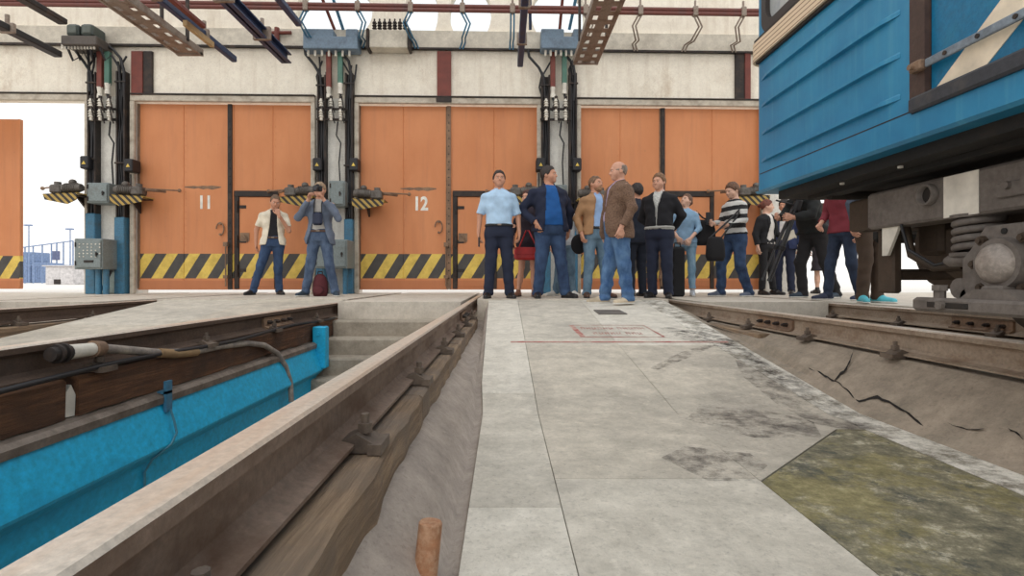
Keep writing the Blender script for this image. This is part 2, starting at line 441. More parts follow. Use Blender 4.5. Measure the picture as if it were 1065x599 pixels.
# haunch between walkway and the left rail's timber
ys = [-1.2, 0, .6, 1, 1.4, 1.8, 2.2, 2.72, 3.2, 3.8, 4.4, 5.2, 6, 6.6, 7.0]
m = MB(); rows = []
for i, y in enumerate(ys):
    zf = zr(y); x = xl(y); tz = -.275; wob = .012 * math.sin(y * 5.1) + .008 * math.sin(y * 11)
    e = min(zf - .012, -.035)
    rows.append([(x - .002, y, e), (x - .035, y, e - .012 if zf < -.3 else min(e - .05, -.12)), (-.20 + wob * .5, y, (e * .62 + tz * .38) + (.02 if zf < -.3 else -.06)), (-.255 + wob, y, tz - .035), (-.30 + wob, y, tz), (-.36, y, tz + .004), (-.36, y, -.7), (x - .002, y, -.7)])
m.loft(rows, 0, True, True)
struct(m.build('trim_1', C_HAUNCH, origin=(0, 0, 0)))
# battered old concrete under the right rail
m = MB(); rows = []
for i, y in enumerate(ys):
    zf = zr(y); x = xr(y); e = min(zf - .004, -.02); wob = .014 * math.sin(y * 4.3 + 1) + .01 * math.sin(y * 9.7)
    tz = -.172
    rows.append([(x + .002, y, e), (x + .06, y, e + (tz - e) * .12 + wob * .3), (2.06 + wob, y, e + (tz - e) * .55), (2.16 + wob * .6, y, tz - .03), (2.21, y, tz), (2.36, y, tz), (2.36, y, -.7), (x + .002, y, -.7)])
m.loft(rows, 0, True, False)
batter = struct(m.build('trim_2', C_BATTER, origin=(0, 0, 0)))
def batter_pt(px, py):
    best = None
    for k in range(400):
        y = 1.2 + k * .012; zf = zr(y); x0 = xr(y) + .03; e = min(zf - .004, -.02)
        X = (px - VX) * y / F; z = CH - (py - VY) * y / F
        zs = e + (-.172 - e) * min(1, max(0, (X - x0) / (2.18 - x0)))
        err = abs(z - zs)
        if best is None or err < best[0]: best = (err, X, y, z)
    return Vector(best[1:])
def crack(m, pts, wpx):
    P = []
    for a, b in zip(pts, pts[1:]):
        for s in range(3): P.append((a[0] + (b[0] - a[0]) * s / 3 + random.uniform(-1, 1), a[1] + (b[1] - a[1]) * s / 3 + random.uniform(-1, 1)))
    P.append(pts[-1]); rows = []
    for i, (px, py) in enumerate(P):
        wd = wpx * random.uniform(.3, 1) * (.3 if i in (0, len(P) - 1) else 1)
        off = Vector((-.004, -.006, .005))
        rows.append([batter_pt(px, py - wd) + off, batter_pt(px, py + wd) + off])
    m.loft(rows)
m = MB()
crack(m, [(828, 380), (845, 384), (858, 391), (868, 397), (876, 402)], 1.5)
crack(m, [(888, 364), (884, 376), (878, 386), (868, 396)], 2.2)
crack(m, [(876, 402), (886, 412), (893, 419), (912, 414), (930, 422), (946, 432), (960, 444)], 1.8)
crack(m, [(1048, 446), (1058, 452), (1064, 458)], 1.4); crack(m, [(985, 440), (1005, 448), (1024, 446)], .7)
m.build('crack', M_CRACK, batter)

# left walkway ramp beyond the pit, and the floor strips that carry the far left track
m = MB()
la = lambda Y: lerp([(2.7, -4.33), (7, -4.60)], Y); lb = lambda Y: lerp([(2.7, -2.46), (7, -2.16)], Y)
lm = lambda Y: lerp([(2.7, -3.4), (7, -3.3)], Y)
for a, b, k in ((-1.2, 3.3, 0), (3.3, 5.2, 1), (5.2, 7.02, 0)): slab(m, la, lm, a, b, k); slab(m, lm, lb, a, b, 1 - k)
struct(m.build('walkway_ramp', C_SLAB[1:], origin=(0, 0, 0)))

# pit of the left track: walls, bottom, stairs
m = MB()
m.bx(-2.4, -1.955, -1.2, 6.1, -1.5, -.35); m.bx(-.56, -.365, -1.2, 6.1, -1.5, -.37); m.bx(-2.4, -.36, -1.2, 6.6, -1.6, -1.45)
m.bx(-2.46, -2.14, -1.2, 7.0, -1.2, -.19)
struct(m.build('wall_pit', C_PIT, origin=(0, 0, 0)))
m = MB()
for i in range(1, 7):
    m.cb(-1.952, -.565, 6.1 - .25 * i, 6.35 - .25 * i + .4, -1.45, -.012 - .175 * i, .02)
struct(m.build('pit_stairs', C_PIT, origin=(0, 0, 0)))
# the other two pits (dark, hardly seen)
for x0, x1 in ((RC + .08, RD - .08), (RG + .08, RE - .08)):
    m = MB(); m.bx(x0 - .1, x1 + .1, -1.5, 6.2, -1.5, -1.3); m.bx(x0 - .16, x0, -1.5, 6.1, -1.4, -.36); m.bx(x1, x1 + .16, -1.5, 6.1, -1.4, -.36); m.bx(x0, x1, 6.1, 6.3, -1.4, -.3)
    struct(m.build('wall_pit', C_PIT, origin=(0, 0, 0)))
m = MB(); m.bx(RD + .1, 16, -2, 7, -.5, -.31); m.bx(-16, RG - .1, -2, 7, -.5, -.31); m.bx(-4.62, -4.34, -1.2, 7, -1, -.3)
struct(m.build('floor_bed', C_PIT, origin=(0, 0, 0)))

# ------------------------------------------------------------------ rails, timbers
M_RAILA = worn('brown rail side', (134, 114, 100), (98, 74, 58), .6, 7, .75, .1, (1, .5, 1), 50, .4)
M_RAILD = worn('dark rail side', (92, 74, 62), (66, 52, 44), .5, 7, .75, .1, (1, .5, 1), 50, .5)
def timber_mat(name, a, b, c, d):
    t = NT(name); n = t.noise(t.coord((9, .5, 9)), 3, 8, .75); n2 = t.noise(t.coord(), 4, 6); col = t.mix(t.ramp(n2, [(.45, (0, 0, 0, 1)), (.7, (1, 1, 1, 1))]), t.ramp(n, [(.3, a), (.5, b), (.7, c)]), d)
    t.bump(n, .8, .014); return t.done(col, .9)
M_TIMBERD = timber_mat('dark creosoted timber', (52, 36, 28), (92, 62, 42), (132, 92, 62), (70, 50, 38))
M_TIMBER = timber_mat('weathered timber', (88, 72, 58), (134, 112, 90), (176, 150, 122), (122, 108, 96))
def rail_profile():
    h = [(-.066, -.152), (.066, -.152), (.066, -.143), (.02, -.131), (.008, -.118), (.008, -.05), (.016, -.040), (.035, -.033), (.036, -.008), (.030, -.001), (.0, 0)]
    return h + [(-x, z) for x, z in h[-2:1:-1]]
RP = rail_profile()
M_CLIP = worn('clip iron', (112, 98, 86), (76, 66, 60), .5, 9, .7, .2)
def clip_mb(x, y, side):
    m = MB(); s = side
    m.prism([(x + s * .03, -.135), (x + s * .07, -.118), (x + s * .125, -.150), (x + s * .125, -.166), (x + s * .05, -.166)], 'y', y - .04, y + .04)
    m.bx(x + s * .10, x + s * .135, y - .05, y + .05, -.168, -.142)
    m.cyl((x + s * .082, y, -.16), (x + s * .082, y, -.075), .011, n=8)
    m.cyl((x + s * .082, y, -.122), (x + s * .082, y, -.098), .021, n=6)
    return m
def steel_rail(x, label, clips, side, plates=(), y1=9.75, y0=-1.2, mat=None):
    rt = empty('steel_rail', (x, 4, -.152), label, 'rail')
    m = MB()
    prof = [(x + a, b) for a, b in RP]; n = len(prof)
    m.prism(prof, 'y', y0, y1, 0)
    fl = len(m.f)
    for i in range(fl):
        v = [m.v[j] for j in m.f[i]]
        if len(v) == 4 and all(p[2] > -.009 for p in v): m.mi[i] = 1
    m.build('rail_bar', [mat or M_RAIL, M_RAILTOP], rt)
    for y in clips:
        clip_mb(x, y, side).build('rail_clip', M_CLIP, rt)
        clip_mb(x, y, -side).build('rail_clip', M_CLIP, rt)
    for y in plates:
        m = MB(); s = side
        m.prism([(x + s * .008, -.13), (x + s * .055, -.142), (x + s * .06, -.13), (x + s * .03, -.115), (x + s * .028, -.06), (x + s * .034, -.045), (x + s * .008, -.048)], 'y', y - .27, y + .27)
        fp = m.build('fishplate', M_RUST, rt)
        for k in (-.2, -.07, .07, .2):
            b = MB(); b.cyl((x + s * .02, y + k, -.088), (x + s * .062, y + k, -.088), .017, n=6); b.cyl((x + s * .02, y + k, -.088), (x + s * .078, y + k, -.088), .009, n=8); b.build('bolt', M_DARK, fp)
    return rt
steel_rail(RA, 'worn steel rail in the centre foreground with a bright flat head', [.62, 1.35, 2.2, 3.12, 4.05, 4.95, 5.8], 1, (5.3,), mat=M_RAILA)
steel_rail(RB, 'rusty steel rail above the blue trough on the far side of the pit', [1.6, 2.5, 3.4, 4.4, 5.4], 1, (4.6,), mat=M_RAILD)
steel_rail(RC, 'rusty steel rail on cracked concrete right of the ramp', [2.02, 2.93, 3.78, 4.7, 5.6], -1, (4.35,))
steel_rail(RD, 'second steel rail under the far side of the blue train car', [3.0, 4.0, 5.0, 6.0], -1, (4.2,))
steel_rail(RE, 'dark steel rail beyond the left walkway, nearer of the far left pair', [3.2, 4.1, 5.0, 5.9], 1, mat=M_RAILD)
steel_rail(RG, 'farthest left steel rail, in front of the open gateway', [4.5, 5.5], 1, mat=M_RAILD)
def timber(x0, x1, y0, y1, z0, z1, label, grp, mat=None, rough=.006):
    m = MB(); n = max(3, int((y1 - y0) / .11)); rows = []; wv_ = 0.0
    for i in range(n + 1):
        y = y0 + (y1 - y0) * i / n
        j = lambda a=.006: random.uniform(-a, a)
        c = .012; wv_ = wv_ * .8 + random.uniform(-rough, rough); e = x1 + wv_ if rough > .006 else x1
        rows.append([(x0 + j(), y, z0), (e + j() + abs(wv_) * .6, y, z0 + j()), (e + j(.003), y, z1 - c), (e - c, y, z1 + j(.002) - .002), (x0 + c, y, z1 - .002), (x0 + j(.004), y, z1 - c)])
    m.loft(rows, 0, True); k = len(m.v)
    m.f += [tuple(range(5, -1, -1)), tuple(range(k - 6, k))]; m.mi += [0, 0]; m.sm += [False, False]
    return tag(m.build('timber_beam', mat or M_TIMBER), label, 'timber beam', grp)
TG = 'timber beams under the rails'
timber(-.60, -.305, -1.2, 1.98, -.36, -.168, 'near length of brown timber under the centre foreground rail', TG, None, .0062)
timber(-.60, -.31, 2.0, 3.6, -.36, -.168, 'middle length of weathered timber under the centre rail', TG, None, .0062)
timber(-.60, -.315, 3.62, 6.0, -.36, -.168, 'far length of timber under the centre rail by the steps', TG)
timber(-2.13, -1.945, -1.2, 2.30, -.345, -.168, 'chipped brown timber above the blue trough at the left edge', TG, M_TIMBERD)
timber(-2.13, -1.945, 2.37, 6.05, -.345, -.168, 'long brown timber above the blue trough, under the grey hose', TG, M_TIMBERD)
timber(2.10, 2.42, 4.3, 5.4, -.34, -.175, 'dark timber end under the rail right of the ramp', TG)
timber(RD - .14, RD + .1, -1.2, 6.0, -.34, -.168, 'timber under the second rail beneath the train car', TG)
timber(RE - .1, RE + .14, -1.2, 6.4, -.34, -.168, 'pale timber under the nearer rail of the far left track', TG)
timber(RG - .14, RG + .1, -1.2, 6.0, -.34, -.168, 'timber under the farthest left rail', TG)
# chip of white filler between two timbers
m = MB(); m.prism([(2.305, -.34), (2.36, -.345), (2.365, -.25), (2.34, -.20), (2.31, -.235)], 'x', -2.08, -1.955)
tag(m.build('packing_piece', M_CERAM), 'white packing piece wedged in the gap between the two brown timbers', 'packing piece')

# blue steel trough on the pit wall
tr_ = empty('blue_trough', (-1.9, 3, -1.2), 'long bright blue steel trough fixed along the pit wall', 'trough')
m = MB()
P = [(-1.948, -.40), (-1.90, -.405), (-1.895, -.42), (-1.835, -.625), (-1.84, -.64), (-1.905, -.70), (-1.905, -1.2), (-1.948, -1.2)]
m.prism(P, 'y', -1.2, 5.25); m.build('panel', M_BLUE, tr_)
m = MB(); m.prism([(-1.95, -.352), (-1.905, -.356), (-1.88, -.375), (-1.885, -.412), (-1.95, -.41)], 'y', -1.2, 5.2); m.build('lip', M_LIP, tr_)
m = MB(); m.cb(-1.93, -1.80, 5.2, 5.32, -.62, -.20, .01); m.cyl((-1.87, 5.2, -.27), (-1.87, 5.19, -.27), .02); m.build('end_bracket', M_BLUE, tr_)
p = sx(175, 410, -1.875)
m = MB(); m.bx(-1.885, -1.868, p[1] - .025, p[1] + .025, -.46, -.29); m.bx(-1.92, -1.868, p[1] - .025, p[1] + .025, -.36, -.345); m.build('bracket', M_PBLUE, tr_)
m = MB(); m.tube([(-1.862, p[1], -.45), (-1.84, p[1], -.52), (-1.828, p[1], -.58), (-1.828, p[1] - .05, -.63), (-1.87, p[1] - .14, -.68), (-1.895, p[1] - .16, -.74), (-1.895, p[1] - .16, -1.0)], .006, 6); m.build('wire', plain('pale blue wire', (70, 130, 150), .5), tr_)

# grey hose with a corroded connector along the rail
hz = empty('hose_connector', sx(80, 366, -1.955), 'grey hose with white corroded connector lying along the rail above the blue trough', 'hose')
m = MB(); pts = [sx(a, b, -1.94 + max(0, i_ - 5) * .022) for i_, (a, b) in enumerate(((104, 362), (130, 364), (165, 367), (200, 366), (230, 360), (258, 357), (275, 359), (288, 367), (297, 381), (302, 398), (303, 418)))]
m.tube(pts, .022, 10); m.build('hose', M_HOSE, hz)
m = MB(); a = Vector(sx(52, 369, -1.95)); b = Vector(sx(70, 366.5, -1.95)); c = Vector(sx(96, 363, -1.94)); d = Vector(sx(106, 362, -1.94))
m.cyl(b, c, .034, .03); m.build('sleeve', M_CERAM, hz)
m = MB(); m.cyl(a, b, .03, .036); m.cyl(a + (b - a) * .3, a + (b - a) * .45, .042); m.cyl(a + (b - a) * .65, a + (b - a) * .8, .044); m.build('coupling', M_DARK, hz)
m = MB(); m.cyl(c, d, .04, .034); m.build('clamp', M_RUST, hz)
m = MB(); q = [Vector(sx(a_, b_, -1.935)) for a_, b_ in ((165, 367), (183, 368), (204, 366))]; m.tube(q, .026, 10); m.build('wrap', plain('tan binding', (150, 122, 88), .8), hz)
# a second thin black cable along the rail foot
m = MB(); m.tube([(-1.925, y, -.15 + .012 * math.sin(y * 3)) for y in [1.7 + .2 * i for i in range(22)]], .012, 6)
tag(m.build('cable', M_BLACK), 'thin black cable lying along the foot of the rail above the blue trough', 'cable')

# pipe stub in the gutter, loose plate
a = (-.185, 1.165, -.46); b = (-.170, 1.19, -.285)
pr = MB(); pr.cyl(a, b, .027, n=18, caps=True)
pr.cyl(b, (b[0] + .0003, b[1] + .0005, b[2] + .004), .027, .024, n=18); o = pr.build('pipe_stub', worn('rusted pipe', (164, 116, 84), (196, 160, 130), .6, 30, .75, .1))
tag(o, 'short rusty pipe stub standing in the gutter beside the ramp', 'pipe')
p = gp(635, 322, -.07); m = MB(); zz = zr(p[1])
v = []
for dx, dy in ((-.16, -.14), (.16, -.14), (.13, .14), (-.17, .14)): v.append((p[0] + dx, p[1] + dy, zr(p[1] + dy) + .012))
m.add(v + [(x, y, z - .011) for x, y, z in v], [(0, 1, 2, 3), (7, 6, 5, 4), (0, 4, 5, 1), (1, 5, 6, 2), (2, 6, 7, 3), (3, 7, 4, 0)])
tag(m.build('cover_plate', plain('cover plate steel', (104, 98, 92), .6)), 'small dark metal plate on the ramp at the bald man\'s feet', 'plate')
# ------------------------------------------------------------------ gate wall (wall frame: u along the wall, y = WY - depth, z up)
GT, OT, BT, ZB, ZC = 3.585, 3.70, 4.62, 5.03, 6.0       # gate top, opening top, band top, beam top, wall top
U = wu
piers = [(93, 139), (327, 371), (561, 601), (793, 832)]   # jamb to jamb, px
open0 = (-230, 93)
allp = [(-300, -230)] + piers + [(1026, 1066), (1300, 1420)]
for a, b in allp:
    m = MB(); m.bx(U(a), U(b), WY, WY + .42, APZ, OT); wallify(struct(m.build('wall_pier', C_PIER)))
m = MB(); m.bx(U(-300), U(1420), WY, WY + .42, OT, BT); wallify(struct(m.build('wall_band', C_WALL)))
m = MB()
m.bx(U(-300), U(1420), WY + .05, WY + .42, BT, ZB)
# small rounded corners of the openings
for a, b in zip(allp, allp[1:]):
    for px, s in ((a[1], 1), (b[0], -1)):
        u = U(px); r = .16
        pts = [(u, OT)] + [(u + s * (r - r * math.sin(t)), OT - r + r * math.cos(t)) for t in [i * math.pi / 12 for i in range(7)]] 
        pts = [(u, OT)] + [(u + s * r * (1 - math.sin(math.pi / 2 * i / 6)), OT - r * (1 - math.cos(math.pi / 2 * i / 6))) for i in range(7)][::-1]
        m.prism(pts, 'y', WY, WY + .42)
# clerestory wall with round windows
holes = [(306, 386), (420, 455), (467, 511), (553, 610)]
def hole_edge(px0, px1, z):
    """left/right limits of a round window at the height z"""
    u0, u1 = U(px0), U(px1); c = (u0 + u1) / 2; rx = (u1 - u0) / 2; zc, rz = 5.40, .60
    k = max(0.0, 1 - ((z - zc) / rz) ** 2)
    return c - rx * k ** .5, c + rx * k ** .5
zs = [ZB + (ZC - ZB) * i / 16 for i in range(17)]
for i in range(16):
    z0, z1 = zs[i], zs[i + 1]
    l0 = [U(-300)]; l1 = [U(-300)]
    for h in holes:
        a0, b0 = hole_edge(*h, z0); a1, b1 = hole_edge(*h, z1); l0 += [a0, b0]; l1 += [a1, b1]
    l0.append(U(1420)); l1.append(U(1420))
    for k in range(0, len(l0), 2):
        m.prism([(l0[k], z0), (l0[k + 1], z0), (l1[k + 1], z1), (l1[k], z1)], 'y', WY + .10, WY + .40)
wall = m.build('wall_back', C_WALL, origin=(0, 0, 0)); struct(wall); wallify(wall)
for i, h in enumerate(holes):
    m = MB(); m.bx(U(h[0]) - .02, U(h[1]) + .02, WY + .3, WY + .312, ZB, ZC); o = wallify(struct(m.build('window_%d' % (i + 1), M_GLASS)))
# beam with a slightly sloped top along the band, steel ledge
m = MB(); m.prism([(WY - .06, 4.652), (WY - .06, 4.72), (WY - .05, 4.98), (WY + .05, 5.03), (WY + .05, 4.652)], 'x', U(-300), U(1420))
o = wallify(struct(m.build('trim_3', C_BEAM)))
m = MB(); m.prism([(WY - .085, 4.612), (WY - .085, 4.65), (WY - .0, 4.65), (WY - .0, 4.636), (WY - .07, 4.636), (WY - .07, 4.612)], 'x', U(-300), U(1420))
wallify(struct(m.build('trim_4', M_DARK)))
# edge trims around each opening
C_JAMB = worn('jamb paint', (196, 186, 170), (150, 136, 120), .5, 5, .7)
for n_, (a, b) in enumerate(zip(allp, allp[1:])):
    if n_ >= 5: continue
    u0, u1 = U(a[1]), U(b[0]); m = MB()
    m.cb(u0 - .03, u1 + .03, WY - .07, WY - .0, OT - .10, OT + .015, .012)
    m.cb(u0 - .03, u1 + .03, WY - .09, WY - .0, OT + .015, OT + .04, .006, 1)
    m.cb(u0 - .035, u0 + .05, WY - .07, WY - .0, APZ, OT - .10, .012); m.cb(u1 - .05, u1 + .035, WY - .07, WY - .0, APZ, OT - .10, .012)
    wallify(struct(m.build('trim_%d' % (5 + n_), [C_JAMB, M_DARK])))

# ------------------------------------------------------------------ gate leaves
gate_no = [0]
def gate(px0, px1, wick=None, number=None, ring=None, yoff=0.0, M=None, u0=None, u1=None):
    """one leaf as thick sheet steel with seam, rivets, stiles; wicket frame and numbers are its parts"""
    gate_no[0] += 1
    u0 = U(px0) if u0 is None else u0; u1 = U(px1) if u1 is None else u1
    y = WY + .06 + yoff; z0, z1 = .085, GT
    rt = empty('door_%d' % gate_no[0], ((u0 + u1) / 2, y, z0), None, None); rt['kind'] = 'structure'
    m = MB(); um = (u0 + u1) / 2
    m.cb(u0, um - .004, y, y + .07, z0, z1, .006); m.cb(um + .004, u1, y, y + .07, z0, z1, .006); m.bx(um - .01, um + .01, y + .01, y + .06, z0, z1)
    m.cb(u0 + .01, u1 - .01, y - .012, y + .01, z0, z0 + .17, .006)
    for k in range(26):
        z = .3 + k * .125
        for du in (-.035, .035): m.ball((um + du, y, z), (.011, .008, .011), 6, 3)
    sheet = m.build('sheet', M_GATE, rt)
    m = MB()
    for u, s in ((u0, 1), (u1, -1)): m.cb(u - .0 * s, u + s * .045, y - .014, y + .075, z0 + .02, z1, .006)
    m.build('edge_strip', M_GATE if not ring else M_RUST, rt)
    if number:
        px, py, s = number[1:]
        text_mesh(number[0], s, Matrix.Translation((U(px), y - .002, wv(px, py))) @ Matrix.Rotation(R(90), 4, 'X'), 'number', M_WHITE, rt, .001, .8)
        m = MB(); zz = wv(px, py) + .30; rows = []
        for k in range(9): uu = U(px) - .38 + k * .085; h_ = (.012, .02, .035, .02, .045, .03, .05, .03, .012)[k]; rows.append([(uu, y - .0015, zz - h_), (uu, y - .0015, zz + h_ * .6)])
        m.loft(rows); m.build('rust_scrape', M_RUST, rt)
    if ring:
        uu, vv = U(ring[0]), wv(*ring)
        m = MB(); m.tube([(uu + .07 * math.cos(t), y - .03, vv + .12 * math.sin(t)) for t in [i * math.pi / 8 - 1.2 for i in range(12)]], .012, 6)
        m.cyl((uu, y, vv + .1), (uu, y - .04, vv + .1), .02); m.cyl((uu, y, vv - .1), (uu, y - .04, vv - .1), .02); m.build('handle', M_RUST, rt)
    if wick:
        wa, wb, wt = U(wick[0]), U(wick[1]), wv(wick[0], wick[2])
        m = MB(); m.cb(wa - .06, wa + .03, y - .03, y, .10, wt, .008); m.cb(wb - .03, wb + .05, y - .03, y, .10, wt, .008); m.cb(wa - .06, wb + .05, y - .04, y, wt - .02, wt + .09, .008)
        fr = m.build('wicket_frame', M_DARK, rt)
        m = MB(); m.cb(wa + .035, wb - .035, y - .018, y, .14, wt - .03, .006); wd = m.build('wicket_door', M_GATE, rt)
        for z in (.45, 1.0, 1.65):
            m = MB(); m.cyl((wa + .0, y - .045, z - .11), (wa + .0, y - .045, z + .11), .022); m.bx(wa, wa + .16, y - .026, y - .014, z - .03, z + .03); m.build('hinge', M_DARK, wd)
        m = MB(); m.tube([(wa + .1, y - .02, 1.12), (wa + .12, y - .06, 1.12), (wa + .18, y - .06, 1.05), (wa + .18, y - .02, .98)], .012, 6); m.bx(wa + .05, wa + .22, y - .03, y - .016, 1.0, 1.16); m.build('latch', M_RUST, wd)
    if M is not None: rt.matrix_world = M @ rt.matrix_basis
    wallify(rt)
    return rt
gate(141, 237.6, number=('11', 211.5, 210.5, .34), ring=(228, 238))
g = gate(239.2, 326, wick=(246, 286, 203))
gate(372, 466, number=('12', 437, 212, .36), ring=(456, 236))
gate(467.4, 560, wick=(474, 514, 203))
gate(602, 689, ring=(681, 236))
gate(690.8, 792, wick=(695, 741, 203))
# the open leaf of the left gateway, swung outside
gate(0, 0, u0=-11.75, u1=-9.97, M=Matrix.Translation((0, 1.02, 0)))
# dark gaps' meeting bars between leaf pairs
for i, (px, lab) in enumerate(((238.3, 'tall dark meeting bar in the middle of gate 11'), (466.7, 'tall riveted meeting bar in the middle of gate 12'), (690, 'tall dark meeting bar of the gate behind the group on the right'))):
    rt = empty('meeting_bar', (U(px), WY + .05, .09), lab, 'bar', 'meeting bars between gate leaves')
    m = MB(); m.cb(U(px) - .04, U(px) + .04, WY + .02, WY + .06, .09, GT, .006); m.build('strip', [M_DARK, M_RUST][i == 1], rt)
    m = MB()
    for k in range(22): m.ball((U(px), WY + .018, .3 + k * .148), (.014, .012, .014), 6, 3)
    m.build('rivets', M_DARK, rt)
    m = MB(); m.cyl((U(px) - .05, WY - .03, .15), (U(px) - .05, WY - .03, .95), .013); m.bx(U(px) - .09, U(px) - .01, WY - .05, WY + .02, .9, .98); m.bx(U(px) - .09, U(px) - .01, WY - .05, WY + .02, .3, .36); m.build('drop_bolt', M_RUST, rt)
    wallify(rt)

# ------------------------------------------------------------------ furniture of the piers
PIERS = [(110, 'left pier beside the open gateway'), (347, 'pier between gates 11 and 12'), (580, 'pier behind the standing group'), (812, 'pier hidden behind the blue train car')]
M_STRIPE = NT('hazard striped guard'); q_ = M_STRIPE.xyz(M_STRIPE.coord())
ph_ = M_STRIPE.math('FRACT', M_STRIPE.math('DIVIDE', M_STRIPE.math('ADD', q_[0], q_[2]), .12))
M_STRIPE = M_STRIPE.done(M_STRIPE.mix(M_STRIPE.math('LESS_THAN', ph_, .5), (178, 148, 78), (52, 48, 46)), .7)
M_MOTOR = worn('greasy motor grey', (104, 98, 92), (70, 60, 54), .5, 8, .5, .3)
def wx(px, d=0): return U(px, d)
def W(px, py, d): return (U(px, d), WY - d, wv(px, py, d))
def wbox(m, px0, px1, py0, py1, d0, d1, c=.01, mi=0):
    a = W(px0, py1, d1); b = W(px1, py0, d1); m.cb(a[0], b[0], WY - d1, WY - d0, a[2], b[2], c, mi)
def wall_thing(name, px, py, d, label, cat, group=None): return empty(name, W(px, py, d), label, cat, group)
MOTG, CONG, BUSG, RACKG, BOXG, BASEG = ('gate drive motors on the piers', 'cable channels on the piers', 'vertical busbars on the piers', 'insulator racks on the piers', 'warning boxes on the piers', 'blue pier bases')

def drive(px, py, s, where):
    """gate drive: motor, gearbox, striped guard and push rod"""
    rt = wall_thing('gate_drive', px, py + 14, .35, 'gate drive motor with striped guard, ' + where, 'motor', MOTG)
    c = W(px, py, .35); u, y, z = 0.0, 0.0, 0.0; WYl = .35 / .78
    m = MB(); m.cyl((u - s * .18, y, z + .04), (u + s * .16, y, z + .02), .105, .10, 18)
    for k in range(7): m.cyl((u - s * .14 + s * k * .04, y, z + .038 - .002 * k), (u - s * .125 + s * k * .04, y, z + .038 - .002 * k), .118, n=18)
    m.cyl((u - s * .24, y, z + .045), (u - s * .18, y, z + .04), .085, .10, 16); m.build('motor', M_MOTOR, rt)
    m = MB(); m.cb(u + s * .16, u + s * .42, y - .12, y + .12, z - .10, z + .10, .03); m.cyl((u + s * .30, y, z + .08), (u + s * .30, y, z + .17), .07, n=14); m.ball((u - s * .02, y + .02, z + .17), (.08, .08, .07), 12, 6); m.build('gearbox', M_MOTOR, rt)
    m = MB(); m.prism([(u - s * .26, z - .09), (u + s * .50, z - .13), (u + s * .46, z - .26), (u - s * .04, z - .36), (u - s * .24, z - .26)], 'y', y - .17, y - .15)
    m.prism([(u - s * .26, z - .09), (u + s * .50, z - .13), (u + s * .50, z - .15), (u - s * .26, z - .11)], 'y', y - .17, y + .25); m.build('guard', M_STRIPE, rt)
    m = MB(); m.cyl((u + s * .30, y - .02, z + .06), (u + s * .98, WYl - .06, z + .09), .018); m.ball((u + s * .98, WYl - .05, z + .09), .045, 10, 6); m.cyl((u + s * .45, y - .02, z + .03), (u + s * .70, WYl - .12, z + .05), .03); m.build('push_rod', M_RUST, rt)
    m = MB(); m.bx(u - s * .2, u + s * .3, y + .08, WYl + .05, z - .14, z - .10); m.prism([(WYl + .05, z - .1), (y + .1, z - .1), (WYl + .05, z - .45)], 'x', u - .02, u + .02); m.build('bracket', M_DARK, rt)
    for o in rt.children: o.data.transform(Matrix.Translation(c) @ Matrix.Diagonal((.78, .78, .78, 1)))
    wallify(rt)
def channel(px0, px1, py0, lower, where, side):
    """bundle of black cables in a vertical steel channel; the lowest stretch is painted blue"""
    pm = (px0 + px1) / 2
    rt = wall_thing('cable_channel', pm, 306, .1, 'black cable channel on the %s of the %s' % (side, where), 'cable channel', CONG)
    u0, u1 = U(px0, .12), U(px1, .12); zt = wv(pm, py0, .12); zb = wv(pm, lower, .12)
    m = MB(); m.cb(u0, u0 + .03, WY - .14, WY, zb, zt, .004); m.cb(u1 - .03, u1, WY - .14, WY, zb, zt, .004); m.bx(u0, u1, WY - .03, WY, zb, zt); m.build('channel', M_DARK, rt)
    n = 3
    for i in range(n):
        u = u0 + .045 + (u1 - u0 - .09) * i / (n - 1); pts = []
        top = zt + random.uniform(.05, .45)
        for k in range(13):
            z = zb + (top - zb) * k / 12; pts.append((u + random.uniform(-.012, .012) + (.0 if k < 11 else random.uniform(-.1, .1)), WY - .09 - random.uniform(0, .03), z))
        mm = MB(); mm.tube(pts, .017, 7); mm.build('cable', M_BLACK, rt)
    m = MB(); m.cb(u0 - .01, u1 + .01, WY - .17, WY, .01, zb, .012); m.build('blue_cover', M_PBLUE, rt)
    for z in (zb + .3, zb + 1.0, zt - .2): m = MB(); m.cb(u0 - .02, u1 + .02, WY - .155, WY - .13, z - .015, z + .015, .004); m.build('strap', M_DARK, rt)
    wallify(rt)
def busbar(px, y0, y1, mat, where, colour):
    rt = wall_thing('busbar', px, y1, .16, '%s vertical busbar atop the %s' % (colour, where), 'busbar', BUSG)
    u = U(px, .16); z1, z0 = wv(px, y0, .16), wv(px, y1, .16)
    m = MB(); m.cb(u - .045, u + .045, WY - .19, WY - .16, z0, z1, .006); m.bx(u - .045, u + .045, WY - .16, WY - .12, z0, z1); m.build('bar', mat, rt)
    m = MB(); m.cyl((u, WY - .16, z0 + .02), (u, WY - .16, z0 - .10), .05, .035, 12); m.cyl((u, WY - .16, z0 - .10), (u, WY - .16, z0 - .18), .045, .05, 12); m.build('insulator', M_CERAM, rt)
    m = MB(); m.tube([(u, WY - .16, z0 - .18), (u + .03, WY - .18, z0 - .30), (u - .02, WY - .16, z0 - .42)], .022, 8); m.build('tail', M_BLACK, rt)
    wallify(rt)
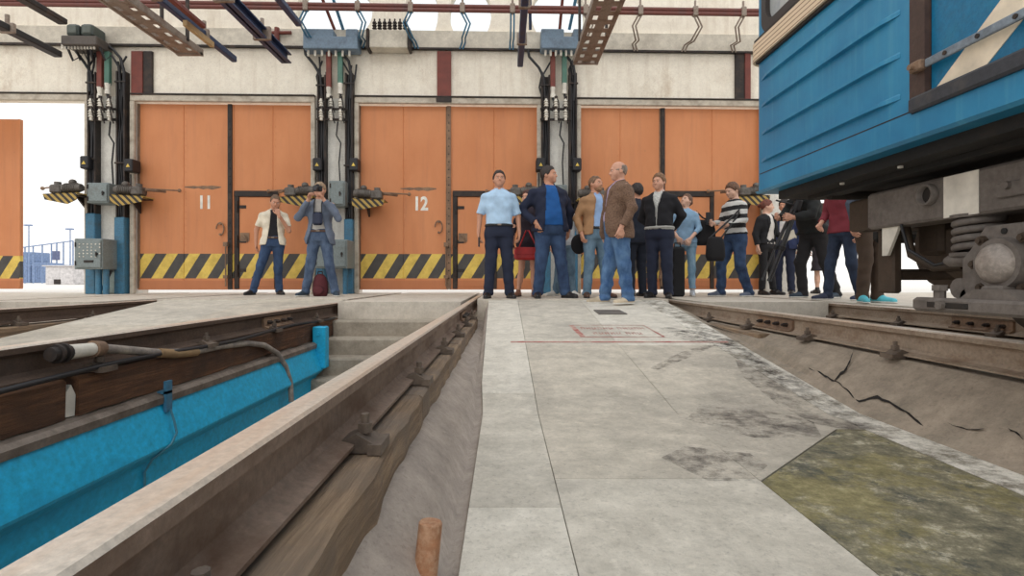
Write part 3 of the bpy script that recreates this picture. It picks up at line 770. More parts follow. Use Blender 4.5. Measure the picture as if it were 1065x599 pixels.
def rack(px0, px1, py, n, where, which):
    rt = wall_thing('insulator_rack', (px0 + px1) / 2, py, .2, 'rack of white insulators, %s of two on the %s' % (which, where), 'insulator rack', RACKG)
    u0, u1 = U(px0, .2), U(px1, .2); z = wv(px0, py, .2)
    m = MB(); m.cb(u0, u1, WY - .20, WY - .17, z - .02, z + .02, .004); m.bx(u0 + .02, u0 + .05, WY - .2, WY, z - .02, z + .02); m.bx(u1 - .05, u1 - .02, WY - .2, WY, z - .02, z + .02); m.build('bracket', M_DARK, rt)
    for i in range(n):
        u = u0 + (u1 - u0) * (i + .6) / (n + .2); k = MB()
        for j in range(3): k.cyl((u, WY - .24, z + .03 + j * .045), (u, WY - .24, z + .055 + j * .045), .05, .035, 12)
        k.cyl((u, WY - .24, z - .03), (u, WY - .24, z + .17), .028, n=10); ins = k.build('insulator', M_CERAM, rt)
        k = MB(); k.cyl((u, WY - .24, z + .17), (u, WY - .24, z + .22), .03, n=8); k.tube([(u, WY - .24, z + .2), (u + .04, WY - .27, z + .12), (u + .06, WY - .22, z - .08)], .012, 6); k.build('terminal', M_DARK, ins)
    wallify(rt)
def warn_box(px, py, where, side):
    rt = wall_thing('warning_box', px, py + 8, .2, 'black box with yellow triangle, %s of the %s' % (side, where), 'warning box', BOXG)
    m = MB(); wbox(m, px - 4.5, px + 4.5, py - 7, py + 6, .0, .24, .015); m.build('box', M_BLACK, rt)
    a, y, z = W(px, py, .241); m = MB(); m.prism([(a - .035, z - .028), (a + .035, z - .028), (a, z + .034)], 'y', y - .004, y); m.build('triangle', M_YELLOW, rt)
    m = MB(); m.cyl((a - .03, y + .12, z - .14), (a - .03, y + .12, z - .45), .013, n=8); m.build('cable_tail', M_BLACK, rt)
    wallify(rt)
def cabinet(px0, px1, py0, py1, d, label, doors=1, side=True):
    rt = wall_thing('electrical_cabinet', (px0 + px1) / 2, py1, d, label, 'cabinet')
    m = MB(); wbox(m, px0, px1, py0, py1, .02, d - .02, .012); m.build('case', M_GREY, rt)
    a = W(px0, py1, d); b = W(px1, py0, d); h = b[2] - a[2]; wd = b[0] - a[0]
    m = MB(); m.cb(a[0] + .03, b[0] - .03, WY - d - .008, WY - d + .02, a[2] + .03, b[2] - .03, .008); dr = m.build('door', M_GREY, rt)
    m = MB(); m.cyl((b[0] - .09, WY - d - .03, a[2] + h * .5), (b[0] - .09, WY - d, a[2] + h * .5), .02, n=10); m.bx(b[0] - .10, b[0] - .08, WY - d - .035, WY - d - .022, a[2] + h * .5 - .05, a[2] + h * .5 + .03); m.build('handle', M_DARK, dr)
    for z in (.2, .8): m = MB(); m.cyl((a[0] + .03, WY - d - .012, a[2] + h * z - .04), (a[0] + .03, WY - d - .012, a[2] + h * z + .04), .012, n=8); m.build('hinge', M_DARK, dr)
    return rt, a, b
for i, (pc, where) in enumerate(PIERS):
    if i == 3:
        drive(786, 200, -1, where); continue
    L, Rr = (pc - 17, pc - 8) if i else (91, 100), (pc + 12, pc + 20) if i else (121, 130.5)
    channel(L[0], L[1], 78 if i else 75, (215, 262, 262)[i] if i else 222, where, 'left')
    channel(Rr[0], Rr[1], (74, 76, 76)[i], (226, 228, 228)[i], where, 'right')
    busbar(pc - 5 if i else 104, 54, 92, M_MAROON, where, 'rust red'); busbar(pc + 7 if i else 112, 54, 88, M_GREEN, where, 'green')
    rack(pc - 18 if i else 91, pc + 14 if i else 121, 113, 3, where, 'upper'); rack(pc - 18 if i else 91, pc + 14 if i else 121, 124, 3, where, 'lower')
    if i: warn_box(pc - 17.5, 171, where, 'left side'); warn_box(pc + 20.5, 171, where, 'right side')
    else: warn_box(133, 172, where, 'right side'); warn_box(87, 169, where, 'left side')
    drive(pc + 32 if i else 131, 203 if i else 199, 1, 'right side of the ' + where); drive(pc - 31 if i else 74, 200 if i else 197, -1, 'left side of the ' + where)
    # curved black cables that feed the channels from the ledge above
    m = MB(); z = BT - .02; u = U(L[0] + 4, .15)
    m.tube([(u - .32, WY - .12, z - .0), (u - .30, WY - .12, z - .12), (u - .12, WY - .16, z - .34), (u - .02, WY - .13, z - .52), (u, WY - .11, z - .9)], .026, 8)
    tag(wallify(m.build('feed_cable', M_BLACK)), 'black cable curving into the left channel of the ' + where, 'cable', 'feed cables at the pier tops')
    m = MB(); u = U(Rr[1] - 3, .15)
    m.tube([(u - .30, WY - .13, z - .0), (u - .16, WY - .15, z - .10), (u - .02, WY - .17, z - .26), (u + .02, WY - .14, z - .5), (u, WY - .11, z - .95)], .026, 8)
    tag(wallify(m.build('feed_cable', M_BLACK)), 'black cable curving into the right channel of the ' + where, 'cable', 'feed cables at the pier tops')
    # thin loose wires
    m = MB(); u = U(pc + 4, .12)
    m.tube([(u, WY - .1, wv(pc, 128)), (u - .03, WY - .09, wv(pc, 142)), (u + .05, WY - .08, wv(pc, 150)), (u + .02, WY - .09, wv(pc, 170)), (u + .05, WY - .08, wv(pc, 205))], .014, 6)
    tag(wallify(m.build('loose_wire', M_BLACK)), 'thin loose wire down the face of the ' + where, 'wire', 'loose wires on the piers')
rt, a, b = cabinet(77, 106.5, 248, 280, .55, 'large grey control cabinet on the left pier beside the open gateway')
m = MB(); rnd = random.Random(3)
for r in range(5):
    for c in range(6):
        uu = a[0] + .10 + c * .07; vv = b[2] - .1 - r * .055
        if rnd.random() < .8: m.cyl((uu, WY - .55 - .016, vv), (uu, WY - .55 - .004, vv), .012, n=6)
m.build('buttons', M_CERAM, rt); m = MB(); m.bx(a[0] + .18, a[0] + .34, WY - .57, WY - .555, a[2] + .12, a[2] + .16); m.build('nameplate', M_DARK, rt)
for uu in (a[0] + .28, b[0] - .08): m = MB(); m.cyl((uu, WY - .35, 0.012), (uu, WY - .35, a[2] + .01), .05, n=12); m.build('leg', M_PBLUE, rt)
wallify(rt)
rt, a, b = cabinet(327, 361, 249, 279, .6, 'grey control cabinet behind the man taking a photograph')

for uu in (a[0] + .1, b[0] - .1): m = MB(); m.cyl((uu, WY - .35, .012), (uu, WY - .35, a[2] + .01), .045, n=12); m.build('leg', M_PBLUE, rt)
wallify(rt)
wallify(cabinet(342, 359, 188, 214, .35, 'upright grey switch box on the pier between gates 11 and 12')[0])
wallify(cabinet(90, 113, 190, 211, .35, 'grey switch box above the large cabinet on the left pier')[0])
wallify(cabinet(572, 590, 192, 214, .3, 'grey switch box on the pier behind the standing group')[0])
# pale plinth and slanting pipe at the left pier
m = MB(); wbox(m, 98, 121, 282, 305, -.02, .12, .02); tag(wallify(m.build('plinth', worn('pale plinth', (190, 206, 200), (150, 160, 154), .5, 5, .7))), 'pale plinth below the large grey cabinet on the left pier', 'plinth')
m = MB(); m.tube([W(116, 281, .3), W(111, 292, .3), W(104, 304, .3)], .02, 8); tag(wallify(m.build('cable', M_BLACK)), 'black cable slanting from the large grey cabinet to the floor', 'cable')

# maroon steel brackets over the gates
for i, (px, lab) in enumerate(((142, 'rust red steel block over the left edge of gate 11'), (460.5, 'rust red steel block over the middle of gate 12'), (775, 'rust red steel block beside the front corner of the train car'))):
    rt = wall_thing('lintel_block', px, 104, .06, lab, 'steel block', 'steel blocks over the gates')
    m = MB(); wbox(m, px - 6 if i != 2 else px, px + (8.5 if i == 1 else 6), 53, 101 if i == 0 else 104, 0, .07, .006); m.build('block', M_MAROON, rt)
    m = MB()
    if i == 0: wbox(m, px + 6, px + 16, 53, 104, 0, .05, .006)
    elif i == 1: wbox(m, px - 7, px + 9, 101, 106, 0, .09, .006)
    else: wbox(m, px - 10, px + 0, 55, 106, 0, .05, .006)
    m.build('flange', M_DARK, rt); wallify(rt)

# ------------------------------------------------------------------ along the beam
def boxunit(px0, px1, label, mat, d=.34):
    rt = wall_thing('junction_box', (px0 + px1) / 2, 51, d, label, 'junction box')
    m = MB(); wbox(m, px0, px1, 38, 50, .07, d, .012); m.build('case', mat, rt)
    w_ = px1 - px0
    m = MB(); wbox(m, px0, px0 + w_ * .55, 30, 38.4, .07, d - .02, .012); m.build('lid', mat, rt)
    m = MB(); wbox(m, px1 - w_ * .22, px1, 30, 38.4, .07, d - .01, .012); m.build('terminal_cover', mat, rt)
    for k in range(7):
        m = MB(); u = U(px0 + w_ * (k + .8) / 8, d - .1); m.cyl((u, WY - d + .1, wv(px0, 49, d)), (u, WY - d + .1, wv(px0, 49, d) - .12), .022, n=8); m.build('gland', M_CERAM, rt)
    wallify(rt)
M_BLUEGREY = worn('blue grey box paint', (112, 132, 150), (86, 98, 112), .4, 4, .5)
boxunit(315, 372, 'blue grey junction box at the top of the pier between gates 11 and 12', M_BLUEGREY)
boxunit(563, 606, 'blue grey junction box at the top of the pier behind the group', M_BLUEGREY)
rt = wall_thing('terminal_unit', 81, 47, .45, 'dark terminal unit with two square covers above the left pier', 'terminal unit')
m = MB(); wbox(m, 63, 100, 37, 46, .05, .45, .012); m.build('base', worn('dark brown unit', (86, 78, 72), (60, 54, 50), .4, 5), rt)
for k in range(2):
    m = MB(); wbox(m, 68 + 15 * k, 81 + 15 * k, 24.5, 36.5, .08, .42, .03); cv = m.build('cover', plain('dark green grey cover', (66, 74, 70), .5), rt)
    m = MB(); wbox(m, 70 + 15 * k, 79 + 15 * k, 26, 34, .40, .435, .01); m.build('panel', plain('cover panel grey', (84, 90, 84), .5), cv)
m = MB()
for k in range(11): a_ = W(65 + 3.3 * k, 46, .36); m.cyl(a_, (a_[0], a_[1], a_[2] - .09), .018, n=7)
m.build('pins', M_CERAM, rt); wallify(rt)
for k, (x0, x1, y1) in enumerate(((70, 92, 72), (78, 93, 66), (94, 92, 60), (104, 124, 70))):
    m = MB(); a_ = W(x0, 49, .36); b_ = W(x1, y1, .15)
    m.tube([a_, (a_[0] + (b_[0] - a_[0]) * .1, a_[1] + .1, a_[2] - .2), ((a_[0] + b_[0] * 2) / 3, (a_[1] + b_[1]) / 2, b_[2] + .18), b_, (b_[0], b_[1] + .03, b_[2] - .4)], .022 if k != 1 else .014, 8)
    tag(wallify(m.build('feed_cable', M_BLACK)), 'black cable drooping from the dark terminal unit, %s of four' % ['leftmost', 'second from left', 'third from left', 'rightmost'][k], 'cable', 'cables below the terminal unit')
rt = wall_thing('insulator_box', 404, 50, .5, 'cream box with a row of small insulators standing on the beam', 'insulator box')
m = MB(); wbox(m, 384, 424, 31, 49, .06, .30, .012); m.build('case', C_BEAM, rt)

for q_ in (380.5, 423.5): m = MB(); wbox(m, q_, q_ + 3, 29, 50, .06, .32, .008); m.build('end_plate', M_DARK, rt)
for k in range(7):
    a_ = W(389.5 + 5.3 * k, 31, .2); m = MB()
    for j in range(3): m.cyl((a_[0], a_[1], a_[2] + .02 + j * .05), (a_[0], a_[1], a_[2] + .05 + j * .05), .045, .03, 10)
    m.cyl((a_[0], a_[1], a_[2]), (a_[0], a_[1], a_[2] + .2), .016, n=8); m.build('insulator', M_DARK, rt)
wallify(rt)
# twin pipe along the windows, and its strap hangers
for py, lab in ((7.5, 'upper rust red pipe running along the windows'), (11.5, 'lower rust red pipe running along the windows')):
    m = MB(); z = wv(525, py, .55); m.cyl((U(-120, .55), WY - .55, z), (U(900, .55), WY - .55, z), .036, n=14)
    tag(wallify(m.build('pipe', worn('rust red pipe', (116, 66, 58), (92, 70, 66), .4, 5, .55))), lab, 'pipe')
HANG = [318, 372, 427, 481, 533, 609, 666, 723, 773]
zp = wv(525, 9.5, .55)
for i, px in enumerate(HANG):
    u = U(px, .55)
    rt = empty('pipe_hanger', (u, WY - .55, zp), 'bent strap hanger holding the twin red pipe, %s from the left' % ORD[i], 'hanger', 'strap hangers on the twin pipe')
    m = MB(); m.cb(u - .045, u + .045, WY - .60, WY - .50, zp - .08, zp + .09, .01); m.cyl((u, WY - .55, zp + .08), (u, WY - .55, zp + .2), .02, n=8); m.build('clamp', M_TRAY, rt)
    bend = 0 if i == 4 else (.12 if i % 2 else -.12)
    for s in (-.03, .03):
        m = MB(); pts = [(u + s, WY - .55, zp - .06), (u + s + bend * .9, WY - .53, zp - .26), (u + s + bend * .1, WY - .40, zp - .46), (u + s, WY - .12, BT + .12), (u + s - bend * .4, WY - .095, BT + .0)]
        m.tube(pts, .016, 6); m.build('strap', M_TRAY if i > 4 else M_PBLUE, rt)
    wallify(rt)
# slanting bars seen against the windows
for i, (x0, x1, lab, mt) in enumerate(((331, 348, 'rust red slanting brace in front of the first round window', M_MAROON), (343, 357, 'pale slanting brace in front of the first round window', M_PBLUE), (586, 582, 'rust red upright in front of the last round window', M_MAROON), (601, 592, 'blue slanting brace in front of the last round window', M_PBLUE), (551, 551.5, 'navy upright beside the last round window', M_NAVY))):
    m = MB(); a_ = W(x0, -12, .45); b_ = W(x1, 31, .10); m.cyl(a_, b_, .035, n=4); tag(wallify(m.build('brace', mt)), lab, 'brace', 'braces in front of the windows')
# rusty cross by the navy bar
m = MB(); a_ = W(288, 22, .4); m.cyl(W(277, 34, .10), W(303, 34, .10), .03); m.cyl(W(288, 29, .11), W(288, 50, .11), .045); tag(wallify(m.build('cross_bracket', M_MAROON)), 'rust red cross shaped bracket left of the first junction box', 'bracket')

# ------------------------------------------------------------------ bars and trays hung from the roof, along the tracks
H = 4.0; hc = H - CH
def YX(px, py): Y = hc * F / (VY - py); return (px - VX) * Y / F, Y
m = MB()
for y in (2.0, 4.0, 6.0, 8.2): m.bx(-12, 12, y - .06, y + .06, 5.75, 5.95)
struct(m.build('ceiling', M_TRAY))
def hung_bar(px, py, label, mat, wd=.10, ht=.16, ibeam=False, strap=None):
    X, Y = YX(px, py)
    rt = empty('trolley_bar', (X, Y, H), label, 'overhead bar', 'bars hung from the roof')
    m = MB()
    if ibeam:
        m.bx(X - wd / 2, X + wd / 2, 1.2, Y, H, H + .02); m.bx(X - wd / 2, X + wd / 2, 1.2, Y, H + ht - .02, H + ht); m.bx(X - .015, X + .015, 1.2, Y, H, H + ht)
    else: m.cb(X - wd / 2, X + wd / 2, 1.2, Y, H, H + ht, .012)
    m.build('bar', mat, rt)
    for y in (4.0, 6.0):
        if y < Y: m = MB(); m.bx(X - .02, X + .02, y - .02, y + .02, H + ht - .005, 5.76); m.build('hanger_rod', M_DARK, rt)
    for y in (Y - .9, Y - 2.0):
        m = MB(); m.cb(X - wd * .8, X + wd * .8, y - .03, y + .03, H - .012, H + ht + .03, .006); m.cyl((X, y, H + ht), (X, y, H + ht + .16), .03, n=8); m.build('clamp', M_TRAY, rt)
    if strap: m = MB(); m.bx(X + .04, X + .10, Y - 1.5, Y - .8, H - .10, H - .02); m.build('strap', plain('tan strap', (176, 146, 104), .7), rt)
    return rt
hung_bar(61, 60, 'black overhead bar at the left edge of the picture', M_BLACK, .14, .10)
hung_bar(66, 26, 'dark overhead bar ending behind the dark terminal unit', M_DARK, .14, .08)
hung_bar(244, 65, 'brown and navy overhead bar between the perforated tray and the navy beam', M_NAVY, .09, .10, strap=True)
hung_bar(298, 66, 'navy overhead beam left of the first junction box', M_NAVY, .17, .16, ibeam=True)
hung_bar(311, 28, 'slim blue overhead bar beside the first round window', M_NAVY, .09, .08)
hung_bar(541, 70, 'navy overhead bar pointing straight at the viewer above the man in the navy jacket', M_NAVY, .10, .14)
hung_bar(212, 30, 'rusty overhead bar between the perforated tray and the navy beam', M_MAROON, .07, .07)
def hung_tray(pl, pr_, label):
    X0, Y = YX(*pl); X1, Y1 = YX(*pr_)
    rt = empty('cable_tray', ((X0 + X1) / 2, Y, H), label, 'cable tray', 'perforated trays hung from the roof')
    m = MB(); m.bx(X0, X0 + .012, 1.2, Y, H, H + .10); m.bx(X0, X0 + .04, 1.2, Y, H - .01, H); m.build('side_rail', M_TRAY, rt)
    m = MB(); m.bx(X1 - .012, X1, 1.2, Y, H, H + .10); m.bx(X1 - .04, X1, 1.2, Y, H - .01, H); m.build('side_rail', M_TRAY, rt)
    # perforated bottom: strips with slots left open between them
    m = MB(); ws = (X1 - X0) / 5
    for k in range(6):
        if k in (0, 2, 3, 5): x = X0 + (X1 - X0) * k / 6; m.bx(x, x + (X1 - X0) / 6, 1.2, Y - .03, H, H + .004)
    y = 1.2
    while y < Y - .1: m.bx(X0, X1, y, y + .13, H - .0008, H + .0045); y += .25
    m.bx(X0, X1, Y - .09, Y - .03, H - .02, H + .03)
    m.build('tray_bottom', M_TRAY, rt)
    for y in (4.0, 6.0, 8.2):
        if y < Y:
            m = MB(); m.bx(X0 - .02, X0 + .02, y - .02, y + .02, H + .05, 5.76); m.bx(X1 - .02, X1 + .02, y - .02, y + .02, H + .05, 5.76); m.build('hanger_rod', M_DARK, rt)
    return rt
hung_tray((186.5, 58), (207, 54.5), 'perforated steel cable tray hung from the roof on the left')
hung_tray((596, 67), (624, 61), 'perforated steel cable tray hung from the roof near the middle')

# ------------------------------------------------------------------ outside the open gateways
M_FAR = plain('far pale blue steel', (122, 142, 176), .6); M_FARW = plain('far white sheet', (200, 196, 196), .6); M_FARR = plain('far red brick', (206, 168, 160), .7)
def far(px0, px1, py0, py1, Y, dep=2.0):
    a_ = at(px0, py1, Y); b_ = at(px1, py0, Y); return a_[0], b_[0], Y, Y + dep, a_[2], b_[2]
rt = empty('yard_fence', at(120, 291, 40), 'tall thin yard fence with a sloping top rail beyond the open gateway', 'fence')
prev = None
for k, px in enumerate((19, 26, 34.5, 44, 53.5, 59, 66, 76)):
    a_ = at(px, 257.5 - (px - 22) * .13, 40); m = MB(); m.cyl((a_[0], 40, -.01), a_, .05, n=6); m.build('post', M_FAR, rt)
    if prev: m = MB(); m.cyl(prev, a_, .045, n=6); m.build('top_rail', M_FAR, rt); m = MB(); m.cyl((prev[0], 40, 1.4), (a_[0], 40, 1.4), .03, n=6); m.build('middle_rail', M_FAR, rt)
    prev = a_
for k, (x0, x1, y0, lab) in enumerate(((22, 32, 262, 'narrow pale blue container far beyond the open gateway'), (33, 46, 273, 'wide pale blue container far beyond the open gateway'))):
    x = far(x0, x1, y0, 292, 46); rt = empty('container', ((x[0] + x[1]) / 2, 46, 0), lab, 'container', 'containers beyond the gateway')
    m = MB(); m.cb(x[0], x[1], 46, 48, -.01, x[5], .05); m.build('body', M_FAR, rt); m = MB()
    for q in range(6): u = x[0] + (x[1] - x[0]) * (q + .5) / 6; m.bx(u - .04, u + .04, 45.96, 46, .1, x[5] - .1)
    m.build('ribs', M_FAR, rt)
x = far(47, 76, 277, 292.4, 30); rt = empty('white_shed', ((x[0] + x[1]) / 2, 30, 0), 'low white shed beyond the open gateway', 'shed')
m = MB(); m.cb(x[0], x[1], 30, 32, -.01, x[5], .03); m.build('wall', M_FARW, rt); m = MB(); m.bx(x[0] - .1, x[1] + .1, 29.9, 32.1, x[5], x[5] + .06); m.build('roof', M_FARW, rt); m = MB(); m.cb(x[0] + .5, x[0] + .9, 29.97, 30.05, .02, .3, .02); m.build('door', M_DARK, rt)
rt = empty('sign_board', at(58, 291, 34), 'square dark sign board on a post beyond the open gateway', 'sign')
a_ = at(54, 270.5, 34); b_ = at(62, 261, 34); m = MB(); m.cb(a_[0], b_[0], 34, 34.06, a_[2], b_[2], .02); m.build('board', plain('far dark blue', (90, 98, 130), .6), rt); m = MB(); m.cyl(((a_[0] + b_[0]) / 2, 34.08, -.01), ((a_[0] + b_[0]) / 2, 34.08, b_[2]), .04, n=6); m.build('post', M_FAR, rt)
for k, (px, py) in enumerate(((30, 235), (73, 239))):
    a_ = at(px, py, 45); rt = empty('street_lamp', (a_[0], 45, 0), 'street lamp beyond the open gateway, %s' % ('partly behind the open leaf' if k == 0 else 'beside the left pier'), 'street lamp', 'street lamps outside')
    m = MB(); m.cyl((a_[0], 45, -.01), a_, .06, .04, n=8); m.build('pole', M_FAR, rt); m = MB(); m.cb(a_[0] - .3, a_[0] + .3, 44.8, 45.1, a_[2], a_[2] + .12, .03); m.build('lamp_head', M_FAR, rt)
# ------------------------------------------------------------------ the blue train car
CX, CE = 1.73, 3.59                       # side plane, front end
t = NT('blue car paint'); co = t.coord(); n = t.noise(co, 2.2, 7, .65); n2 = t.noise(t.coord((1, 14, .6)), 2.5, 5); n3 = t.noise(co, 45, 3)
col = t.ramp(n, [(.3, (22, 112, 156)), (.7, (46, 140, 180))])
col = t.mix(t.math('MULTIPLY', t.ramp(n2, [(.52, (0, 0, 0, 1)), (.72, (1, 1, 1, 1))]), .35), col, (84, 158, 182))
t.bump(n2, .05, .01); M_CAR = t.done(col, t.ramp(n, [(.3, (.30, .30, .30, 1)), (.7, (.42, .42, .42, 1))]), .0)
M_CARW = plain('cream stripe paint', (224, 208, 184), .45); M_SILL = worn('grey sill steel', (62, 64, 70), (88, 84, 80), .4, 8, .55, .3)
M_MOULD = NT('tan ribbed moulding'); z_ = M_MOULD.xyz(M_MOULD.coord())[2]
M_MOULD = M_MOULD.done(M_MOULD.mix(M_MOULD.math('LESS_THAN', M_MOULD.math('FRACT', M_MOULD.math('DIVIDE', z_, .028)), .22), (226, 202, 172), (140, 104, 78)), .5)
M_BOGIE = worn('bogie grey', (112, 104, 98), (86, 78, 72), .45, 6, .65, .1); M_UNDER = worn('underframe black', (30, 28, 27), (52, 42, 34), .5, 3, .8)
M_BOGD = worn('oily bogie brown', (74, 60, 48), (48, 40, 34), .5, 5, .7, .2)
car = empty('train_car', (3.08, 1.5, 0), 'blue metro train car standing over the pit on the right', 'train car')
x1 = 2 * 3.08 - CX; yb = -2.6; zb, zt = .864, 3.3
def rounded(x0, x1, y0, y1, r=.07):
    pts = [(x0, y0), (x1, y0)]
    for cx, cy, a0 in ((x1 - r, y1 - r, 0), (x0 + r, y1 - r, 90)):
        pts += [(cx + r * math.cos(R(a0 + 15 * i)), cy + r * math.sin(R(a0 + 15 * i))) for i in range(7)]
    return pts
YD = 2.21                                   # front edge of the doorway
m = MB()
full = rounded(CX, x1, YD, CE); m.prism(full, 'z', zb + .014, 1.876)
m.prism([(CX + .0, yb), (x1, yb), (x1, YD), (CX + .0, YD)], 'z', zb + .014, .974)       # skirt under the door
m.prism([(CX + .045, yb), (x1, yb), (x1, YD + .002), (CX + .045, YD + .002)], 'z', .974, 2.95)
# around the end window
WF, WB_, WZ0, WZ1 = 3.46, 2.36, 1.915, 2.75
m.prism(rounded(CX, x1, WF, CE), 'z', 1.876, 2.95); m.prism([(CX, YD), (x1, YD), (x1, WB_), (CX, WB_)], 'z', 1.876, 2.95)
m.bx(CX, x1, WB_, WF, 1.876, WZ0); m.bx(CX, x1, WB_, WF, WZ1, 2.95)
m.prism([(CX, 2.95), (CX + .12, 3.2), (CX + .5, 3.42), (3.08, 3.5), (x1 - .5, 3.42), (x1 - .12, 3.2), (x1, 2.95)], 'y', yb, CE)
m.prism([(CX + .0, zb + .014), (CX + .016, zb), (x1 - .016, zb), (x1, zb + .014)], 'y', yb, CE)
m.build('body', M_CAR, car)
m = MB()
for z in (1.622, 1.443, 1.256, 1.073):
    n = 12
    for a, b in ((3.5, YD + .06),):
        rows = []
        for i in range(n + 1):
            y = a + (b - a) * i / n; k = min(1, i / 1.2, (n - i) / 1.2); hh = .024 * k + .001
            rows.append([(CX + .002, y, z - .014), (CX - hh, y, z - .012), (CX - hh, y, z + .006), (CX + .002, y, z + .016)])
        m.loft(rows, 0, False, False)
rb = m.build('side_rib', M_CAR, car)
m = MB(); m.bx(CX - .001, CX + .001, YD, CE - .07, .985, .991); m.build('seam', M_DARK, car)  # thin dark strip paints in the shadow line of the panel seam
# moulding under the window, carried round the corner
m = MB(); out = rounded(CX - .035, x1 + .035, YD, CE + .035, .10); m.prism(out, 'z', 1.756, 1.876); m.build('moulding', M_MOULD, car)
m = MB(); m.bx(CX - .03, CX - .002, YD + .0, CE - .05, 1.877, 1.897); m.bx(CX - .02, CX, YD, CE - .05, 1.738, 1.756); m.build('moulding_edge', M_DARK, car)
# end window
m = MB(); r = .09
def rrect(y0, y1, z0, z1, r, k=6):
    pts = []
    for cy, cz, a0 in ((y1 - r, z1 - r, 0), (y0 + r, z1 - r, 90), (y0 + r, z0 + r, 180), (y1 - r, z0 + r, 270)):
        pts += [(cy + r * math.cos(R(a0 + 90 * i / k)), cz + r * math.sin(R(a0 + 90 * i / k))) for i in range(k + 1)]
    return pts
o1 = rrect(WB_ - .02, WF + .02, WZ0 - .02, WZ1 + .02, .11); o2 = rrect(WB_ + .05, WF - .05, WZ0 + .045, WZ1 - .05, .09)
m.loft([[(CX - .012, y, z) for y, z in o1], [(CX - .016, y, z) for y, z in o2], [(CX + .03, y, z) for y, z in o2], [(CX + .03, y, z) for y, z in o1], [(CX - .012, y, z) for y, z in o1]], 0, True)
wf = m.build('window_frame', plain('dark window rubber', (52, 44, 42), .5), car)
m = MB(); m.prism([(y, z) for y, z in o2], 'x', CX + .012, CX + .018)
t = NT('dusty car glass'); n = t.noise(t.coord((1, 1, .6)), 4, 6, .7); M_CGL = t.done(t.ramp(n, [(.35, (150, 156, 160)), (.65, (196, 196, 192))]), .12); m.build('pane', M_CGL, wf)
# sliding door with white diagonal stripe
m = MB(); m.bx(CX - .004, CX + .06, YD - .075, YD + .005, .99, 2.95); m.build('door_post', worn('brown door post', (70, 50, 42), (92, 70, 58), .5, 6), car)
m = MB(); m.cb(CX + .02, CX + .05, yb, YD - .075, 1.04, 2.92, .006)
dr = m.build('door', worn('teal door paint', (8, 108, 148), (30, 122, 152), .4, 3, .38), car)
poly_ = [(2.10, 1.052), (1.882, 1.052), (1.882 - 1.13 * 1.06, 1.052 + 1.13 * .80), (.95, 1.052 + 1.15 * .76 + .03)]
k_ = .76
yA, yB_, yT = 2.10, 1.882, .9
m = MB(); m.prism([(yA, 1.052), (yB_, 1.052), (yT - .22, 1.052 + (yA - yT) * k_), (yT, 1.052 + (yA - yT) * k_)], 'x', CX + .0165, CX + .0215); m.build('diagonal_stripe', M_CARW, dr)
m = MB(); m.cb(CX - .018, CX - .006, .2, YD - .09, 1.138, 1.172, .004); hb = m.build('hand_bar', worn('bar steel', (138, 150, 162), (104, 112, 120), .4, 9, .4, .5), dr)
for y in (2.02, 1.88, 1.74, 1.6, 1.45, 1.3): m = MB(); m.cyl((CX - .022, y, 1.155), (CX - .016, y, 1.155), .009, n=8); m.build('screw', M_DARK, hb)
m = MB(); m.cb(CX - .034, CX + .0, YD - .085, YD - .025, 1.135, 1.178, .006); m.cyl((CX - .05, YD - .05, 1.155), (CX - .03, YD - .05, 1.155), .012); m.build('bar_bracket', M_RUST, hb)
m = MB(); m.cb(CX - .02, CX + .05, yb, YD, .974, 1.04, .01); m.build('door_sill', M_SILL, car)
# underframe with equipment
m = MB(); m.bx(CX + .10, x1 - .10, yb, CE - .12, .81, .866); m.bx(CX + .22, CX + .32, yb, CE - .25, .785, .83); m.bx(2.4, 3.6, .6, 1.6, .55, .78)
m.cyl((2.0, 3.2, .80), (3.9, 3.2, .80), .035); m.cyl((2.1, 2.9, .74), (2.1, 0, .74), .03); m.build('underframe', M_UNDER, car)
m = MB(); m.cb(2.98, 3.18, 3.4, 4.0, .62, .80, .03); m.cyl((3.08, 4.0, .71), (3.08, 4.14, .71), .13, n=18); m.cb(2.9, 3.26, 4.02, 4.12, .56, .86, .03); m.build('coupler', M_UNDER, car)
for px, py in ((868, 141), (926, 165)):
    q = sx(px, py, 1.86); m = MB(); m.cyl((q[0], q[1], q[2]), (q[0] + .03, q[1] - .09, q[2]), .02, n=10); m.cyl((q[0] + .01, q[1] - .05, q[2]), (q[0] + .01, q[1] - .05, .80), .012, n=6); m.build('lifting_lug', M_CERAM, car)
m = MB()
for a in ((868, 166), (846, 190)): q = sx(a[0], a[1], 2.0); m.tube([q, (q[0], q[1] - .05, q[2] - .07), (q[0] + .04, q[1] - .12, q[2] - .08), (q[0] + .05, q[1] - .2, q[2] + .02)], .018, 8)
m.build('air_hose', M_BLACK, car)
# bogie
BX0 = 2.0
m = MB(); m.cb(BX0, BX0 + .17, -.9, 2.87, .548, .742, .012); m.cb(BX0 + .03, BX0 + .14, 2.85, 2.89, .56, .73, .01); bog = m.build('bogie_frame', M_BOGIE, car)
m = MB(); m.cb(BX0 + .17, 4.0, 2.78, 2.95, .55, .74, .012); m.cb(BX0 + .05, BX0 + .20, 2.88, 3.10, .555, .735, .012); m.build('cross_beam', M_BOGD, bog)
m = MB(); m.bx(BX0 - .002, BX0 + .001, 2.19, 2.365, .552, .738); m.build('white_patch', M_CERAM, bog)
m = MB(); cy, cz = 2.446, .672
rr = [(.052, -.0), (.052, -.028), (.040, -.028), (.040, .05)]
m.loft([[(BX0 + dx, cy + r_ * math.cos(a), cz + r_ * math.sin(a)) for a in [2 * math.pi * i / 20 for i in range(20)]] for r_, dx in rr], 0, True, True); m.cyl((BX0 + .002, cy, cz), (BX0 - .001, cy, cz), .041, n=20, mi=1); m.build('tube_socket', [M_BOGIE, M_UNDER], bog)
